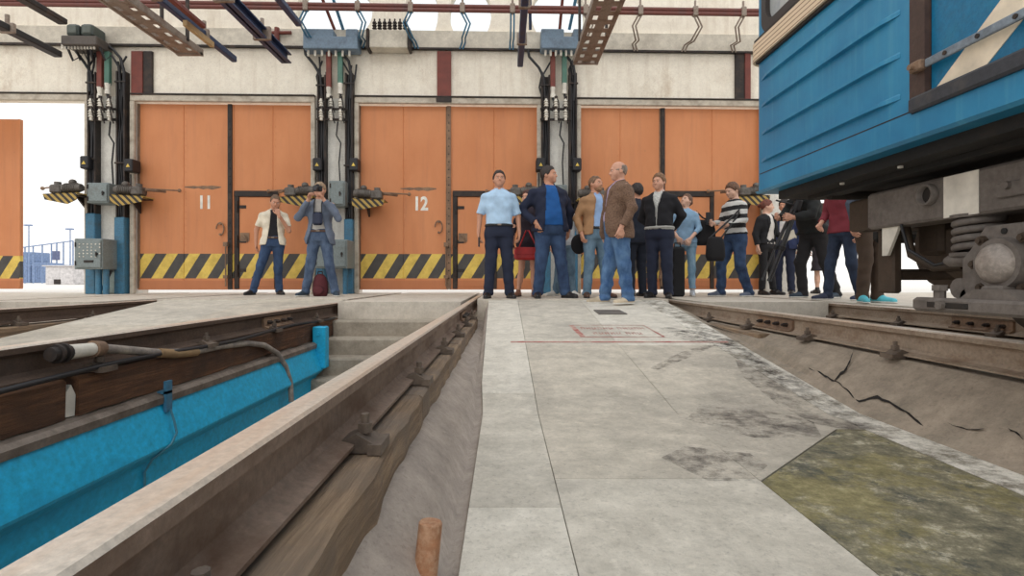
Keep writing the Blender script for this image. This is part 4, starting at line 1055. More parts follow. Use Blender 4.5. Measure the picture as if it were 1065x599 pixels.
m = MB(); m.prism([(2.78, .55), (2.66, .55), (2.74, .40), (2.78, .40)], 'x', BX0 + .02, BX0 + .035); m.build('gusset', M_CERAM, bog)
m = MB(); m.cb(BX0 - .015, BX0, 1.93, 2.1, .60, .66, .005); m.cyl((BX0 - .03, 1.97, .65), (BX0, 1.97, .65), .02); m.cyl((BX0 - .03, 2.05, .645), (BX0, 2.05, .645), .016); m.build('lug_plate', M_BOGIE, bog)
AY, AZ = 2.02, .335
# springs
for sy in (2.285, 1.76):
    m = MB(); pts = []
    for i in range(97):
        a = i / 96 * 2 * math.pi * 4.2; pts.append((2.085 + .078 * math.cos(a), sy + .078 * math.sin(a), .40 + .15 * i / 96))
    m.tube(pts, .0165, 8); m.cyl((2.085, sy, .545), (2.085, sy, .56), .10, n=20); m.cyl((2.085, sy, .375), (2.085, sy, .392), .10, n=20); m.build('coil_spring', M_BOGIE, bog)
# axle box
m = MB()
prof = [(AY + .175, .21), (AY + .19, .26), (AY + .19, .36), (AY + .15, .40), (AY + .085, .49), (AY - .075, .49), (AY - .10, .40), (AY - .17, .39), (AY - .20, .36), (AY - .20, .25), (AY - .16, .21), (AY + .1, .195)]
m.prism(prof, 'x', 1.945, 2.2); m.cb(1.99, 2.18, AY + .15, AY + .36, .33, .385, .02); m.cb(1.99, 2.18, AY - .36, AY - .15, .33, .385, .02)
m.cyl((1.95, AY + .21, .235), (2.15, AY + .21, .235), .045); m.cyl((1.95, AY + .17, .20), (2.1, AY + .17, .20), .035)
ab = m.build('axle_box', M_BOGIE, bog, bevel=.012)
m = MB(); m.cyl((1.91, AY, AZ), (1.95, AY, AZ), .098, .105, 32); m.build('cover_ring', M_BOGIE, ab)
m = MB(); m.ball((1.912, AY, AZ), (.079, .079, .045), 32, 8, 0, Matrix.Rotation(R(-90), 4, 'Y'), True); m.build('cover_dome', worn('scuffed cover', (150, 140, 132), (176, 166, 156), .5, 20, .5, .2), ab)
for a in (48, 132, 228, 312, 0, 180):
    r_ = .128 if a % 90 else .118; m = MB(); y, z = AY + r_ * math.cos(R(a)), AZ + r_ * math.sin(R(a))
    m.cyl((1.925, y, z), (1.95, y, z), .02, n=6); m.cyl((1.915, y, z), (1.95, y, z), .011, n=8); m.build('bolt', M_BOGD, ab)
m = MB(); m.cyl((1.944, AY + .0, .462), (1.94, AY + .0, .462), .012, n=12); m.build('lifting_hole', M_UNDER, ab)
# wheels on the axle
for X, s in ((RC, -1), (RD, 1)):
    pr = [(.0, .05), (.10, .05), (.11, .03), (.30, .02), (.335, .055), (.385, .062), (.392, -.035), (.412, -.045), (.41, -.065), (.35, -.07), (.32, -.02), (.11, -.03), (.10, -.06), (0, -.06)]
    m = MB(); m.loft([[(X - s * -.0 + s * a * 1.0, AY + r_ * math.cos(q), .392 + r_ * math.sin(q)) for q in [2 * math.pi * i / 40 for i in range(40)]] for r_, a in pr], 0, True, True); m.build('wheel', M_BOGD, bog)
m = MB(); m.cyl((2.1, AY, .392), (4.06, AY, .392), .07, n=18); m.build('axle', M_BOGD, bog)
m = MB(); m.cyl((2.5, 2.93, .46), (3.6, 2.93, .46), .24, n=32); m.cyl((2.47, 2.93, .46), (2.5, 2.93, .46), .16, n=24); m.build('traction_motor', M_BOGD, bog)
# collector beam slung under the axle boxes
m = MB(); m.cb(1.83, 1.89, .2, 2.34, .135, .195, .012); cb_ = m.build('collector_beam', M_BOGIE, bog)
m = MB(); m.cb(1.826, 1.832, 2.05, 2.25, .155, .177, .004); m.build('slot', M_UNDER, cb_)
m = MB(); m.cyl((1.81, 2.17, .166), (1.83, 2.17, .166), .02, n=6); m.cyl((1.86, 2.22, .19), (1.86, 2.22, .24), .022, n=8); m.cyl((1.86, 2.22, .225), (1.86, 2.22, .25), .03, n=6); m.build('bolt', M_BOGIE, cb_)
m = MB(); m.prism([(2.12, .19), (1.86, .19), (1.92, .235), (2.06, .235)], 'x', 1.85, 1.93); m.cb(1.88, 1.98, 1.97, 2.06, .18, .25, .01); m.build('hanger', M_BOGIE, cb_)
m = MB(); m.cyl((1.98, 2.08, .24), (2.02, 1.84, .02), .017, n=8); m.build('brake_strut', plain('tan strut', (182, 160, 134), .6), bog)
# brake rigging, hangers and hoses between frame end and wheel
m = MB(); m.cb(2.05, 2.1, 2.74, 2.86, .20, .55, .01); m.cyl((2.08, 2.80, .30), (2.5, 2.80, .30), .03); m.cb(2.2, 2.34, 2.45, 2.62, .28, .55, .03); m.tube([(2.1, 2.72, .55), (2.1, 2.68, .40), (2.15, 2.6, .33), (2.2, 2.5, .34)], .02, 8); m.build('brake_rigging', M_BOGD, bog)
m = MB(); m.tube([(2.0, 2.62, .55), (1.99, 2.56, .42), (2.02, 2.44, .34), (2.05, 2.36, .36), (2.06, 2.33, .50)], .008, 6); m.build('cable_loop', M_BLACK, bog)
m = MB(); m.cb(2.2, 4.0, 2.62, 2.78, .40, .72, .02); m.build('bolster', M_BOGD, bog)
# ------------------------------------------------------------------ people: bodies and clothes as smooth distance fields turned into meshes
EDG = [((0,0,0),(1,0,0)),((0,1,0),(1,1,0)),((0,0,1),(1,0,1)),((0,1,1),(1,1,1)),((0,0,0),(0,1,0)),((1,0,0),(1,1,0)),((0,0,1),(0,1,1)),((1,0,1),(1,1,1)),((0,0,0),(0,0,1)),((1,0,0),(1,0,1)),((0,1,0),(0,1,1)),((1,1,0),(1,1,1))]
def nets(D, org, h):
    S = D < 0
    nx, ny, nz = D.shape
    c = [S[i:nx - 1 + i, j:ny - 1 + j, k:nz - 1 + k] for i in (0, 1) for j in (0, 1) for k in (0, 1)]
    anyc = c[0].copy(); allc = c[0].copy()
    for q in c[1:]: anyc |= q; allc &= q
    idx = np.argwhere(anyc & ~allc)
    if len(idx) == 0: return np.zeros((0, 3)), np.zeros((0, 4), int)
    acc = np.zeros((len(idx), 3)); cnt = np.zeros(len(idx))
    for o0, o1 in EDG:
        a = idx + o0; b = idx + o1
        d0 = D[a[:, 0], a[:, 1], a[:, 2]]; d1 = D[b[:, 0], b[:, 1], b[:, 2]]
        x = (d0 < 0) != (d1 < 0); t = np.where(x, d0 / np.where(x, d0 - d1, 1), 0)
        p = np.array(o0) + t[:, None] * (np.array(o1) - np.array(o0))
        acc += p * x[:, None]; cnt += x
    V = (idx + acc / cnt[:, None]) * h + org
    vid = np.full((nx - 1, ny - 1, nz - 1), -1, int); vid[idx[:, 0], idx[:, 1], idx[:, 2]] = np.arange(len(idx))
    Q = []
    for ax in range(3):
        u, v = [(1, 2), (2, 0), (0, 1)][ax]
        sl0 = [slice(None)] * 3; sl1 = [slice(None)] * 3; sl0[ax] = slice(0, -1); sl1[ax] = slice(1, None)
        A, B = S[tuple(sl0)], S[tuple(sl1)]
        e = np.argwhere(A != B)
        ok = (e[:, u] > 0) & (e[:, v] > 0) & (e[:, u] < D.shape[u] - 1) & (e[:, v] < D.shape[v] - 1); e = e[ok]
        def g(du, dv): q = e.copy(); q[:, u] += du; q[:, v] += dv; return vid[q[:, 0], q[:, 1], q[:, 2]]
        quad = np.stack([g(-1, -1), g(0, -1), g(0, 0), g(-1, 0)], 1)
        ins = A[e[:, 0], e[:, 1], e[:, 2]]
        quad[~ins] = quad[~ins][:, ::-1]
        Q.append(quad)
    Q = np.concatenate(Q); Q = Q[(Q >= 0).all(1)]
    return V, Q
def vv(*a): return np.array(a, float)
# primitives: dict(b=(lo,hi), f=function(X,Y,Z))
def cone(p, q, r1, r2=None, flat=None):
    p, q = np.array(p, float), np.array(q, float); r2 = r1 if r2 is None else r2
    d = q - p; L = max(d @ d, 1e-9)
    if flat is not None: fd, fs = np.array(flat[0], float), flat[1]; fd = fd / np.linalg.norm(fd)
    def f(X, Y, Z):
        x, y, z = X - p[0], Y - p[1], Z - p[2]
        t = np.clip((x * d[0] + y * d[1] + z * d[2]) / L, 0, 1)
        ex, ey, ez = x - t * d[0], y - t * d[1], z - t * d[2]
        if flat is not None:
            k = (ex * fd[0] + ey * fd[1] + ez * fd[2]) * (fs - 1); ex, ey, ez = ex + k * fd[0], ey + k * fd[1], ez + k * fd[2]
        return np.sqrt(ex * ex + ey * ey + ez * ez) - (r1 + (r2 - r1) * t)
    r = max(r1, r2); return dict(b=(np.minimum(p, q) - r, np.maximum(p, q) + r), f=f)
def ell(c, r, rot=None):
    c, r = np.array(c, float), np.array(r, float)
    def f(X, Y, Z):
        k = np.sqrt(((X - c[0]) / r[0]) ** 2 + ((Y - c[1]) / r[1]) ** 2 + ((Z - c[2]) / r[2]) ** 2)
        return (k - 1) * r.min() * 1.0
    return dict(b=(c - r, c + r), f=f)
def torso(z, a, b, cx, cy, z0, z1, e=2.3):
    z, a, b, cx, cy = map(lambda q: np.array(q, float), (z, a, b, cx, cy))
    def f(X, Y, Z):
        z1d = Z[0, 0, :] if Z.ndim == 3 else Z
        A, B, CX_, CY_ = [np.interp(z1d, z, q) for q in (a, b, cx, cy)]
        k = (np.abs((X - CX_) / A) ** e + np.abs((Y - CY_) / B) ** e) ** (1 / e)
        return np.maximum((k - 1) * np.minimum(A, B), np.maximum(z0 - Z, Z - z1))
    return dict(b=(vv((cx - a).min(), (cy - b).min(), z0), vv((cx + a).max(), (cy + b).max(), z1)), f=f)
def field(ops, h, cuts=(), noise=None, pad=.03):
    """ops: list of (primitive, 'u' or 's', k)"""
    us = [o for o in ops if o[1] == 'u']
    lo = np.min([o[0]['b'][0] for o in us], 0) - pad; hi = np.max([o[0]['b'][1] for o in us], 0) + pad
    n = np.ceil((hi - lo) / h).astype(int) + 1
    ax = [lo[i] + h * np.arange(n[i]) for i in range(3)]
    D = np.full(n, .6, np.float64)
    for pr, op, k in ops:
        l2 = np.maximum(0, np.floor((pr['b'][0] - k - 3 * h - lo) / h).astype(int)); h2 = np.minimum(n, np.ceil((pr['b'][1] + k + 3 * h - lo) / h).astype(int) + 1)
        if (h2 <= l2).any(): continue
        s = tuple(slice(a, b) for a, b in zip(l2, h2))
        X, Y, Z = np.meshgrid(ax[0][s[0]], ax[1][s[1]], ax[2][s[2]], indexing='ij', sparse=False)
        d = pr['f'](X, Y, Z); d0 = D[s]
        if op == 'u':
            if k > 0: t = np.clip(.5 + .5 * (d0 - d) / k, 0, 1); D[s] = d0 + (d - d0) * t - k * t * (1 - t)
            else: D[s] = np.minimum(d0, d)
        else:
            d = -d
            if k > 0: t = np.clip(.5 - .5 * (d0 - d) / k, 0, 1); D[s] = d0 + (d - d0) * t + k * t * (1 - t)
            else: D[s] = np.maximum(d0, d)
    if cuts or noise:
        X, Y, Z = np.meshgrid(*ax, indexing='ij')
        if noise: D += noise(X, Y, Z)
        for c in cuts: D = np.maximum(D, c(X, Y, Z))
    # close the border
    D[0], D[-1] = np.maximum(D[0], h), np.maximum(D[-1], h); D[:, 0], D[:, -1] = np.maximum(D[:, 0], h), np.maximum(D[:, -1], h); D[:, :, 0], D[:, :, -1] = np.maximum(D[:, :, 0], h), np.maximum(D[:, :, -1], h)
    return nets(D, lo, h)
def np_obj(name, V, Q, mat, parent, scale=1.0):
    me = bpy.data.meshes.new(name); n, m = len(V), len(Q)
    me.vertices.add(n); me.vertices.foreach_set('co', (V * scale).astype(np.float32).ravel())
    me.loops.add(4 * m); me.loops.foreach_set('vertex_index', Q.astype(np.int32).ravel())
    me.polygons.add(m); me.polygons.foreach_set('loop_start', (np.arange(m) * 4).astype(np.int32))
    me.polygons.foreach_set('use_smooth', np.ones(m, bool)); me.update(calc_edges=True); me.validate()
    me.materials.append(mat); o = bpy.data.objects.new(name, me); COL.objects.link(o)
    o.parent = parent
    return o
def skin(name, c):
    t = NT(name); n = t.noise(t.coord(), 22, 4); col = t.ramp(n, [(.3, tuple(v * .93 for v in c)), (.7, c)])
    t.b.inputs['Subsurface Weight'].default_value = .0
    return t.done(col, .55)
SK1, SK2, SK3 = skin('skin', (214, 160, 134)), skin('tanned skin', (202, 146, 118)), skin('pale skin', (222, 176, 152))
def cloth(name, c, var=.07, rough=.9, scale=9, bump=.25): return plain('cloth ' + name, c, rough, 0, var, scale, bump)
def denim(name, c, fade):
    t = NT('denim ' + name); n = t.noise(t.coord((1, 1, .6)), 7, 6, .65); n2 = t.noise(t.coord(), 120, 2)
    t.bump(n2, .2, .003); return t.done(t.ramp(n, [(.35, c), (.72, fade)]), .9)
def rotm(yaw, pitch, roll):
    return np.array(Euler((R(pitch), R(roll), R(yaw)), 'XYZ').to_matrix())
TZ = [.80, .88, .96, 1.04, 1.12, 1.20, 1.30, 1.38, 1.43, 1.465, 1.50]
TA = [.155, .168, .165, .148, .142, .147, .162, .168, .150, .098, .062]
TB = [.095, .112, .108, .100, .098, .102, .112, .106, .092, .070, .058]
EYEW = plain('eye white', (226, 218, 208), .3); EYED = plain('dark iris', (40, 30, 26), .3); LIP = plain('lip', (168, 100, 88), .5)

class Person:
    def __init__(s, label, px, Y, height, rot=0, ground=None, girth=1.0, belly=0.0, lean=(0, 0), arms=None, legs=None, head=(0, 0, 0), skinm=SK1, female=False, X=None, cat='person', group=None):
        x = (px - VX) * Y / F if X is None else X
        z = ground if ground is not None else (zr(Y) if Y < 7.0 and .0 < x < 2.1 else APZ)
        s.root = empty('person', (x, Y, z), label, cat, group, R(rot))
        s.k = height / 1.75; s.g = girth; s.belly = belly; s.lean = lean; s.skinm = skinm; s.female = female
        s.headrot = head; sw = .172 * (.9 if female else 1) * (1 + (girth - 1) * .7)
        s.sh = {'a': s.off(-sw, .0, 1.395), 'b': s.off(sw, .0, 1.395)}
        da = dict(a=((-.235, .03, 1.125), (-.245, -.03, .875), (0.02, -.1, -1), (1, 0, 0), 25), b=((.235, .03, 1.125), (.245, -.03, .875), (-.02, -.1, -1), (-1, 0, 0), 25))
        if arms: da.update(arms)
        s.arms = {}
        for q, (e, w_, d, n, c) in da.items():
            gx = (girth - 1) * .15 * (-1 if q == 'a' else 1)
            s.arms[q] = (s.off(e[0] + gx, e[1], e[2]), s.off(w_[0] + gx, w_[1], w_[2]), np.array(d, float), np.array(n, float), c)
        dl = dict(a=((-.10, -.02, .49), (-.11, .02, .085), -8), b=((.10, -.02, .49), (.11, .02, .085), 8))
        if legs: dl.update(legs)
        s.legs = dl
        s.hips = {'a': vv(-.088, 0, .90), 'b': vv(.088, 0, .90)}
    def off(s, x, y, z):
        t = max(0, z - .95) / .5
        return vv(x + s.lean[0] * t, y + s.lean[1] * t, z - (abs(s.lean[1]) * .35 + abs(s.lean[0]) * .2) * max(0, t) * min(1, np.hypot(*s.lean) * 3))
    def tor(s, o, z0, z1, flare=0.0, ob=None, e=2.4, bmul=1.0):
        Z = np.array(TZ); A = np.array(TA) * s.g; B = np.array(TB) * (1 + (s.g - 1) * 1.1)
        if s.female: A = A * np.interp(Z, [.8, .96, 1.1, 1.3, 1.5], [1.02, 1.0, .88, .9, .92]); B = B * np.interp(Z, [.8, 1.1, 1.28, 1.4], [1, .9, 1.12, .95])
        bel = s.belly * np.exp(-((Z - 1.08) / .16) ** 2)
        B = B + bel * .5; cy = -bel * .5 + s.lean[1] * np.maximum(0, Z - .95) / .5; cx = s.lean[0] * np.maximum(0, Z - .95) / .5
        fl = flare * np.clip((1.12 - Z) / .3, 0, 1.3)
        zz = np.array([s.off(0, 0, q)[2] for q in Z])
        fade = np.interp(Z, [1.40, 1.50], [1, .35])
        return torso(zz, A + o * fade + fl, (B + (o if ob is None else ob) * fade + fl) * bmul, cx, cy, z0, min(z1, zz[-1] - .0), e)
    # ------------------------------------------------ body
    def hand(s, side):
        e, w_, d, n, curl = s.arms[side]
        d = d / np.linalg.norm(d); n = n - d * (n @ d); n = n / np.linalg.norm(n); sd = np.cross(d, n) * (1 if side == 'b' else -1)   # sd points to the thumb side
        ops = [(cone(w_ - d * .05, w_ + d * .02, .026, .027, (n, 1.25)), 'u', .01)]
        L = [.066, .078, .073, .056]
        def rt(v, ax, a):
            a = R(a); return v * math.cos(a) + np.cross(ax, v) * math.sin(a) + ax * (ax @ v) * (1 - math.cos(a))
        ax = np.cross(d, n)
        for i in range(4):
            o = .030 - i * .0205
            base = w_ + d * .085 + sd * o * 1.12 - d * abs(i - 1.2) * .006
            ops.append((cone(w_ + d * .012 + sd * o * .6, base, .0145, .0125, (n, 1.15)), 'u', .012))
            fd = d + sd * (o * 1.6); fd /= np.linalg.norm(fd); p = base
            for j, (ln, c) in enumerate(((.45, curl), (.32, curl * 1.2), (.25, curl * .8))):
                fd = rt(fd, ax, c); q = p + fd * L[i] * ln; ops.append((cone(p, q, .0098 - j * .0011, .0090 - j * .0011), 'u', .003)); p = q
        tb = w_ + d * .022 + sd * .024; t1 = tb + (d * .60 + sd * .62 + n * .30) * .042; t2 = t1 + (d * .85 + sd * .28 + n * .35) * .032; t3 = t2 + (d * .93 + n * .4) * .024
        ops += [(cone(tb, t1, .0155, .0125), 'u', .01), (cone(t1, t2, .0115, .0105), 'u', .004), (cone(t2, t3, .0102, .0085), 'u', .004)]
        return field(ops, .0058, pad=.012)
    def head_ops(s):
        f = .95 if s.female else 1.0
        return [(ell((0, .012, .125), (.076 * f, .096, .098)), 'u', 0), (ell((0, -.028, .062), (.058 * f, .066, .066)), 'u', .03), (ell((0, -.058, .030), (.034 * f, .034, .030)), 'u', .025),
                (cone((-.042, -.045, .075), (.042, -.045, .075), .030), 'u', .03),
                (cone((-.030, -.080, .138), (.030, -.080, .138), .011), 'u', .015),
                (cone((0, -.086, .122), (0, -.106, .086), .009, .0125), 'u', .008), (cone((-.013, -.094, .080), (.013, -.094, .080), .0075), 'u', .006),
                (cone((-.018, -.083, .054), (.018, -.083, .054), .0085, None, ((0, 0, 1), 1.2)), 'u', .008),
                (ell((-.031, -.096, .116), (.016, .012, .009)), 's', .010), (ell((.031, -.096, .116), (.016, .012, .009)), 's', .010),
                (ell((-.077 * f, .012, .098), (.010, .024, .033)), 'u', .006), (ell((.077 * f, .012, .098), (.010, .024, .033)), 'u', .006)]
    def hx(s, V):
        """head space (neck top at the origin) to body space"""
        m = rotm(*s.headrot); pv = np.array([0, .012, 0.0]); return (V - pv) @ m.T + pv + s.neck
    def body(s, legs_bare=False):
        s.neck = s.off(0, -.008, 1.522); parts = []
        ops = [(s.tor(-.008, .875, 1.50), 'u', 0)]
        ops.append((cone(s.off(0, .012, 1.44), s.neck + vv(0, .004, .045), .060 * (.85 if s.female else 1), .053 * (.85 if s.female else 1)), 'u', .035))
        for q in 'ab':
            e, w_, d, n, c = s.arms[q]
            ops += [(cone(s.sh[q], e, .050, .038), 'u', .03), (cone(e, w_, .038, .026), 'u', .015)]
            kn, an, fy = s.legs[q]; h_ = s.hips[q]
            ops += [(cone(h_, kn, .078, .050), 'u', .03), (cone(kn, an, .050, .034), 'u', .015), (cone((np.array(kn) * .6 + np.array(an) * .4) + vv(0, .012, 0), (np.array(kn) * .4 + np.array(an) * .6) + vv(0, .01, 0), .047, .042), 'u', .03)]
            dr = vv(math.sin(R(fy)), -math.cos(R(fy)), 0); ops.append((cone(np.array(an) + vv(0, 0, -.05) - dr * .02, np.array(an) + vv(0, 0, -.06) + dr * .12, .032, .022), 'u', .02))
        parts.append(field(ops, .0125))
        V, Q = field(s.head_ops() + [(cone((0, .016, -.03), (0, .010, .05), .052, .050), 'u', .03)], .0065); parts.append((s.hx(V), Q))
        for q in 'ab': parts.append(s.hand(q))
        V = []; Q = []; o = 0
        for a, b in parts: V.append(a); Q.append(b + o); o += len(a)
        s.b = np_obj('body', np.concatenate(V), np.concatenate(Q), s.skinm, s.root, s.k)
        s.face()
        return s
    def piece(s, name, ops, h, mat, cuts=(), noise=None, parent=None, head=False):
        V, Q = field(ops, h, cuts, noise)
        if head: V = s.hx(V)
        if len(V) == 0: return None
        o = np_obj(name, V, Q, mat, parent or s.root, s.k); return o
    def face(s):
        for sd in (-1, 1):
            e = s.piece('eye', [(ell((sd * .031, -.084, .1165), (.0115, .009, .0056)), 'u', 0)], .003, EYEW, head=True)
            s.piece('iris', [(ell((sd * .031, -.0918, .1163), (.0058, .003, .0052)), 'u', 0)], .002, EYED, head=True, parent=e)
        s.piece('lips', [(cone((-.019, -.0905, .0545), (.019, -.0905, .0545), .0052), 'u', 0)], .003, LIP, head=True)
    # ------------------------------------------------ hair
    def hair(s, c, front=1.0, length=0, thick=.014, bald=False, beard=None, name='hair', bun=False, brow=True):
        mt = plain('hair %d %d %d' % c, c, .6, 0, .25, 30, .5); f = .95 if s.female else 1.0
        def linef(X, Y, Z):
            l = np.interp(Y, [-.10, -.075, -.045, -.012, .02, .045, .075, .11], [.196, .178, .150, .100, .088, .072, .030, .012])
            l = l + .014 * (front - 1) * 8 * (Y < -.03) + np.where((Y < .0) & (Y > -.06), np.clip(np.abs(X) - .05, 0, .03) * -.5, 0)
            return l
        def cut(X, Y, Z):
            if bald: return np.maximum((linef(X, Y, Z) - Z) * .7, np.where(Y < .03, Z - .128, Z - .165) * .7)
            return (linef(X, Y, Z) - Z) * .7
        ops = [(ell((0, .016, .128), (.076 * f + thick, .096 + thick, .098 + thick * 1.2)), 'u', 0)]
        if length: ops += [(cone((-.062, .04, .08), (-.07, .05, .08 - length), .036, .03), 'u', .04), (cone((.062, .04, .08), (.07, .05, .08 - length), .036, .03), 'u', .04), (cone((0, .075, .08), (0, .075, .08 - length), .05, .045), 'u', .04)]
        if bun: ops += [(ell((0, .125, .12), (.04, .04, .04)), 'u', .02)]
        cuts = [cut] if not length else [lambda X, Y, Z: np.where(Y < .0, (linef(X, Y, Z) - Z) * .7, -9)]
        s.piece(name, ops, .0065, mt, cuts, lambda X, Y, Z: .0035 * np.sin(120 * X + 60 * Y) * np.sin(90 * Y + 50 * Z) + np.clip(.022 - (Z - linef(X, Y, Z)), 0, .022) * (thick / .022) * .75, head=True)
        if brow:
            for sd in (-1, 1): s.piece('eyebrow', [(cone((sd * .019, -.0900, .1365), (sd * .044, -.0815, .1345), .0036, .0026), 'u', 0)], .003, mt, head=True)
        if beard: s.piece('beard', [(ell((0, -.030, .055), (.063, .070, .066)), 'u', 0), (ell((0, -.060, .026), (.042, .040, .034)), 'u', .02)], .006, plain('beard %d %d %d' % beard, beard, .8, 0, .25, 40, .5), [lambda X, Y, Z: (Z - .052 - np.clip(np.abs(X) - .03, 0, .04) * 1.6 - .03 * (np.abs(Y + .09) < .012)) * .8, lambda X, Y, Z: Y - .0], head=True)
        return s
    # ------------------------------------------------ clothes
    def wr(s, amp=.004, ph=0.0):
        return lambda X, Y, Z: amp * (np.sin(26 * Z + 14 * X + ph) * np.sin(19 * X - 11 * Z + 9 * Y) + .6 * np.sin(47 * Z + 23 * Y + ph * 2) * np.sin(31 * X + 5))
    def trousers(s, mat, name='trousers', fit=1.0, crop=.035, shorts=None, folds=.005, waist=1.03):
        ops = [(s.tor(.012, .84, waist, 0), 'u', 0), (ell((0, 0, .84), (.10, .085, .05)), 'u', .03)]
        for q in 'ab':
            kn, an, fy = s.legs[q]; h_ = s.hips[q]; kn, an = np.array(kn), np.array(an)
            if shorts: an2 = None; ops += [(cone(h_, kn, .100 * fit * (1 + (s.g - 1) * .5), .078 * fit), 'u', .035)]
            else:
                ft = an - vv(0, 0, .05)
                ops += [(cone(h_ + vv(0, 0, -.02), kn, .098 * fit * (1 + (s.g - 1) * .5), .071 * fit), 'u', .03), (cone(kn, ft, .070 * fit, .062 * fit), 'u', .03)]
        nz = s.wr(folds)
        def cut(X, Y, Z): return (shorts if shorts else crop) - Z
        s.piece(name, ops, .0125, mat, [cut], lambda X, Y, Z: nz(X, Y, Z) * np.clip((1.0 - Z) * 3, 0, 1) + folds * .9 * np.sin(70 * Z) * np.clip((.22 - Z) * 8, 0, 1))
        return s
    def shoes(s, mat, sole=None, h=.0075, big=1.0):
        for q in 'ab':
            kn, an, fy = s.legs[q]; an = np.array(an); dr = vv(math.sin(R(fy)), -math.cos(R(fy)), 0); g = an[2] - .085
            hl = vv(an[0], an[1], g + .042) - dr * .035; toe = vv(an[0], an[1], g + .030) + dr * .185
            ops = [(cone(hl, vv(an[0], an[1], g + .045) + dr * .06, .042 * big, .044 * big), 'u', 0), (cone(vv(an[0], an[1], g + .042) + dr * .06, toe, .044 * big, .033 * big, ((0, 0, 1), 1.15)), 'u', .02), (cone(an + vv(0, 0, .02), hl + dr * .03, .040, .040), 'u', .02)]
            sh = s.piece('shoe', ops, h, mat, [lambda X, Y, Z: g + .012 - Z])
            so_ = [(cone(hl + vv(0, 0, -.03), vv(an[0], an[1], g + .012) + dr * .06, .045 * big, .047 * big, ((0, 0, 1), 3)), 'u', 0), (cone(vv(an[0], an[1], g + .012) + dr * .06, toe + vv(0, 0, -.018), .047 * big, .037 * big, ((0, 0, 1), 3)), 'u', .01)]
            s.piece('sole', so_, h, sole or M_BLACK, [lambda X, Y, Z: g + .0005 - Z, lambda X, Y, Z: Z - g - .024], parent=sh)
        return s
    def sleeve(s, q, r, frac):
        e, w_, d, n, c = s.arms[q]; sh = s.sh[q]
        def ended(a, b, r1, r2):
            pr = cone(a, b, r1, r2); f0 = pr['f']; dr = (b - a) / np.linalg.norm(b - a)
            pr['f'] = lambda X, Y, Z: np.maximum(f0(X, Y, Z), (X - b[0]) * dr[0] + (Y - b[1]) * dr[1] + (Z - b[2]) * dr[2]); return pr
        sa = sh + vv(0, 0, -.016); f1 = min(1, frac)
        if frac <= 1: return [(ended(sa, sh + (e - sh) * f1, .060 + r, .060 + r - .008 * f1), 'u', .035)]
        return [(cone(sa, e, .060 + r, .050 + r), 'u', .035), (ended(e, e + (w_ - e) * (frac - 1), .050 + r, .050 + r - .015 * (frac - 1)), 'u', .015)]
    def cutarm(s, q, frac):
        """plane that ends a sleeve cleanly"""
        e, w_, d, n, c = s.arms[q]; sh = s.sh[q]
        a, b, t = (sh, e, frac) if frac <= 1 else (e, w_, frac - 1)
        p = a + (b - a) * t; dr = (b - a) / np.linalg.norm(b - a)
        return lambda X, Y, Z: np.where((X - p[0]) ** 2 + (Y - p[1]) ** 2 + (Z - p[2]) ** 2 < .13 ** 2, (X - p[0]) * dr[0] + (Y - p[1]) * dr[1] + (Z - p[2]) * dr[2], -9)
    def top(s, mat, name='shirt', o=.014, z0=.97, sl=.9, r=-.006, front=None, flare=0.0, noise=.004, ztop=1.49, ph=0.0, back_only=False, parent=None):
        """shirt or jacket; front = list of (z, half width) that leaves the front open"""
        ops = [(s.tor(o, z0, s.off(0, 0, ztop)[2], flare), 'u', 0)]; cuts = []
        if sl:
            for q in 'ab':
                f = sl if not isinstance(sl, dict) else sl[q]
                ops += s.sleeve(q, r, f)
        if front:
            fz, fw = zip(*front)
            def cut(X, Y, Z):
                w_ = np.interp(Z, fz, fw); lx = s.lean[0] * np.maximum(0, Z - .95) / .5; ly = s.lean[1] * np.maximum(0, Z - .95) / .5
                return -np.maximum(np.abs(X - lx) - w_, Y - ly + .02)
            cuts.append(cut)
        cuts.append(lambda X, Y, Z: (.052 - np.sqrt((X - s.neck[0]) ** 2 + (Y - s.neck[1] - .012) ** 2)) * (Z > s.neck[2] - .08) - .5 * (Z <= s.neck[2] - .08))
        return s.piece(name, ops, .0115, mat, cuts, s.wr(noise, ph), parent)
    def lapels(s, mat, o, front, zlo=1.10, zhi=1.45, wd=.055):
        fz, fw = zip(*front)
        for sd in (-1, 1):
            def cut(X, Y, Z, sd=sd):
                w_ = np.interp(Z, fz, fw); k = np.clip((Z - zlo) / (1.36 - zlo), .02, 1) * wd; k = np.where(Z > 1.36, wd * np.clip((zhi + .03 - Z) / .1, .3, 1), k)
                x = (X - s.lean[0] * np.maximum(0, Z - .95) / .5) * sd
                return np.maximum(np.maximum(w_ - .004 - x, x - w_ - k), Y + .015 - s.lean[1] * np.maximum(0, Z - .95) / .5)
            s.piece('lapel', [(s.tor(o + .009, zlo, zhi), 'u', 0)], .009, mat, [cut, lambda X, Y, Z: zlo - Z])
        return s
    def collar(s, mat, r=.068, h=.05, gap=.02, name='collar', parent=None):
        c = s.neck + vv(0, .012, -.055)
        def f(X, Y, Z):
            q = np.sqrt((X - c[0]) ** 2 + ((Y - c[1] + (Z - c[2]) * .25)) ** 2); return np.maximum(np.abs(q - r + (Z - c[2]) * .25) - .008, np.abs(Z - c[2] - h / 2 + (Y - c[1]) * -.25) - h / 2)
        pr = dict(b=(c - vv(.1, .1, .03), c + vv(.1, .1, h + .04)), f=f)
        s.piece(name, [(pr, 'u', 0)], .006, mat, [lambda X, Y, Z: np.where(Y < c[1], gap - np.abs(X - c[0]) - (Z - c[2]) * .1, -9)], parent=parent); return s
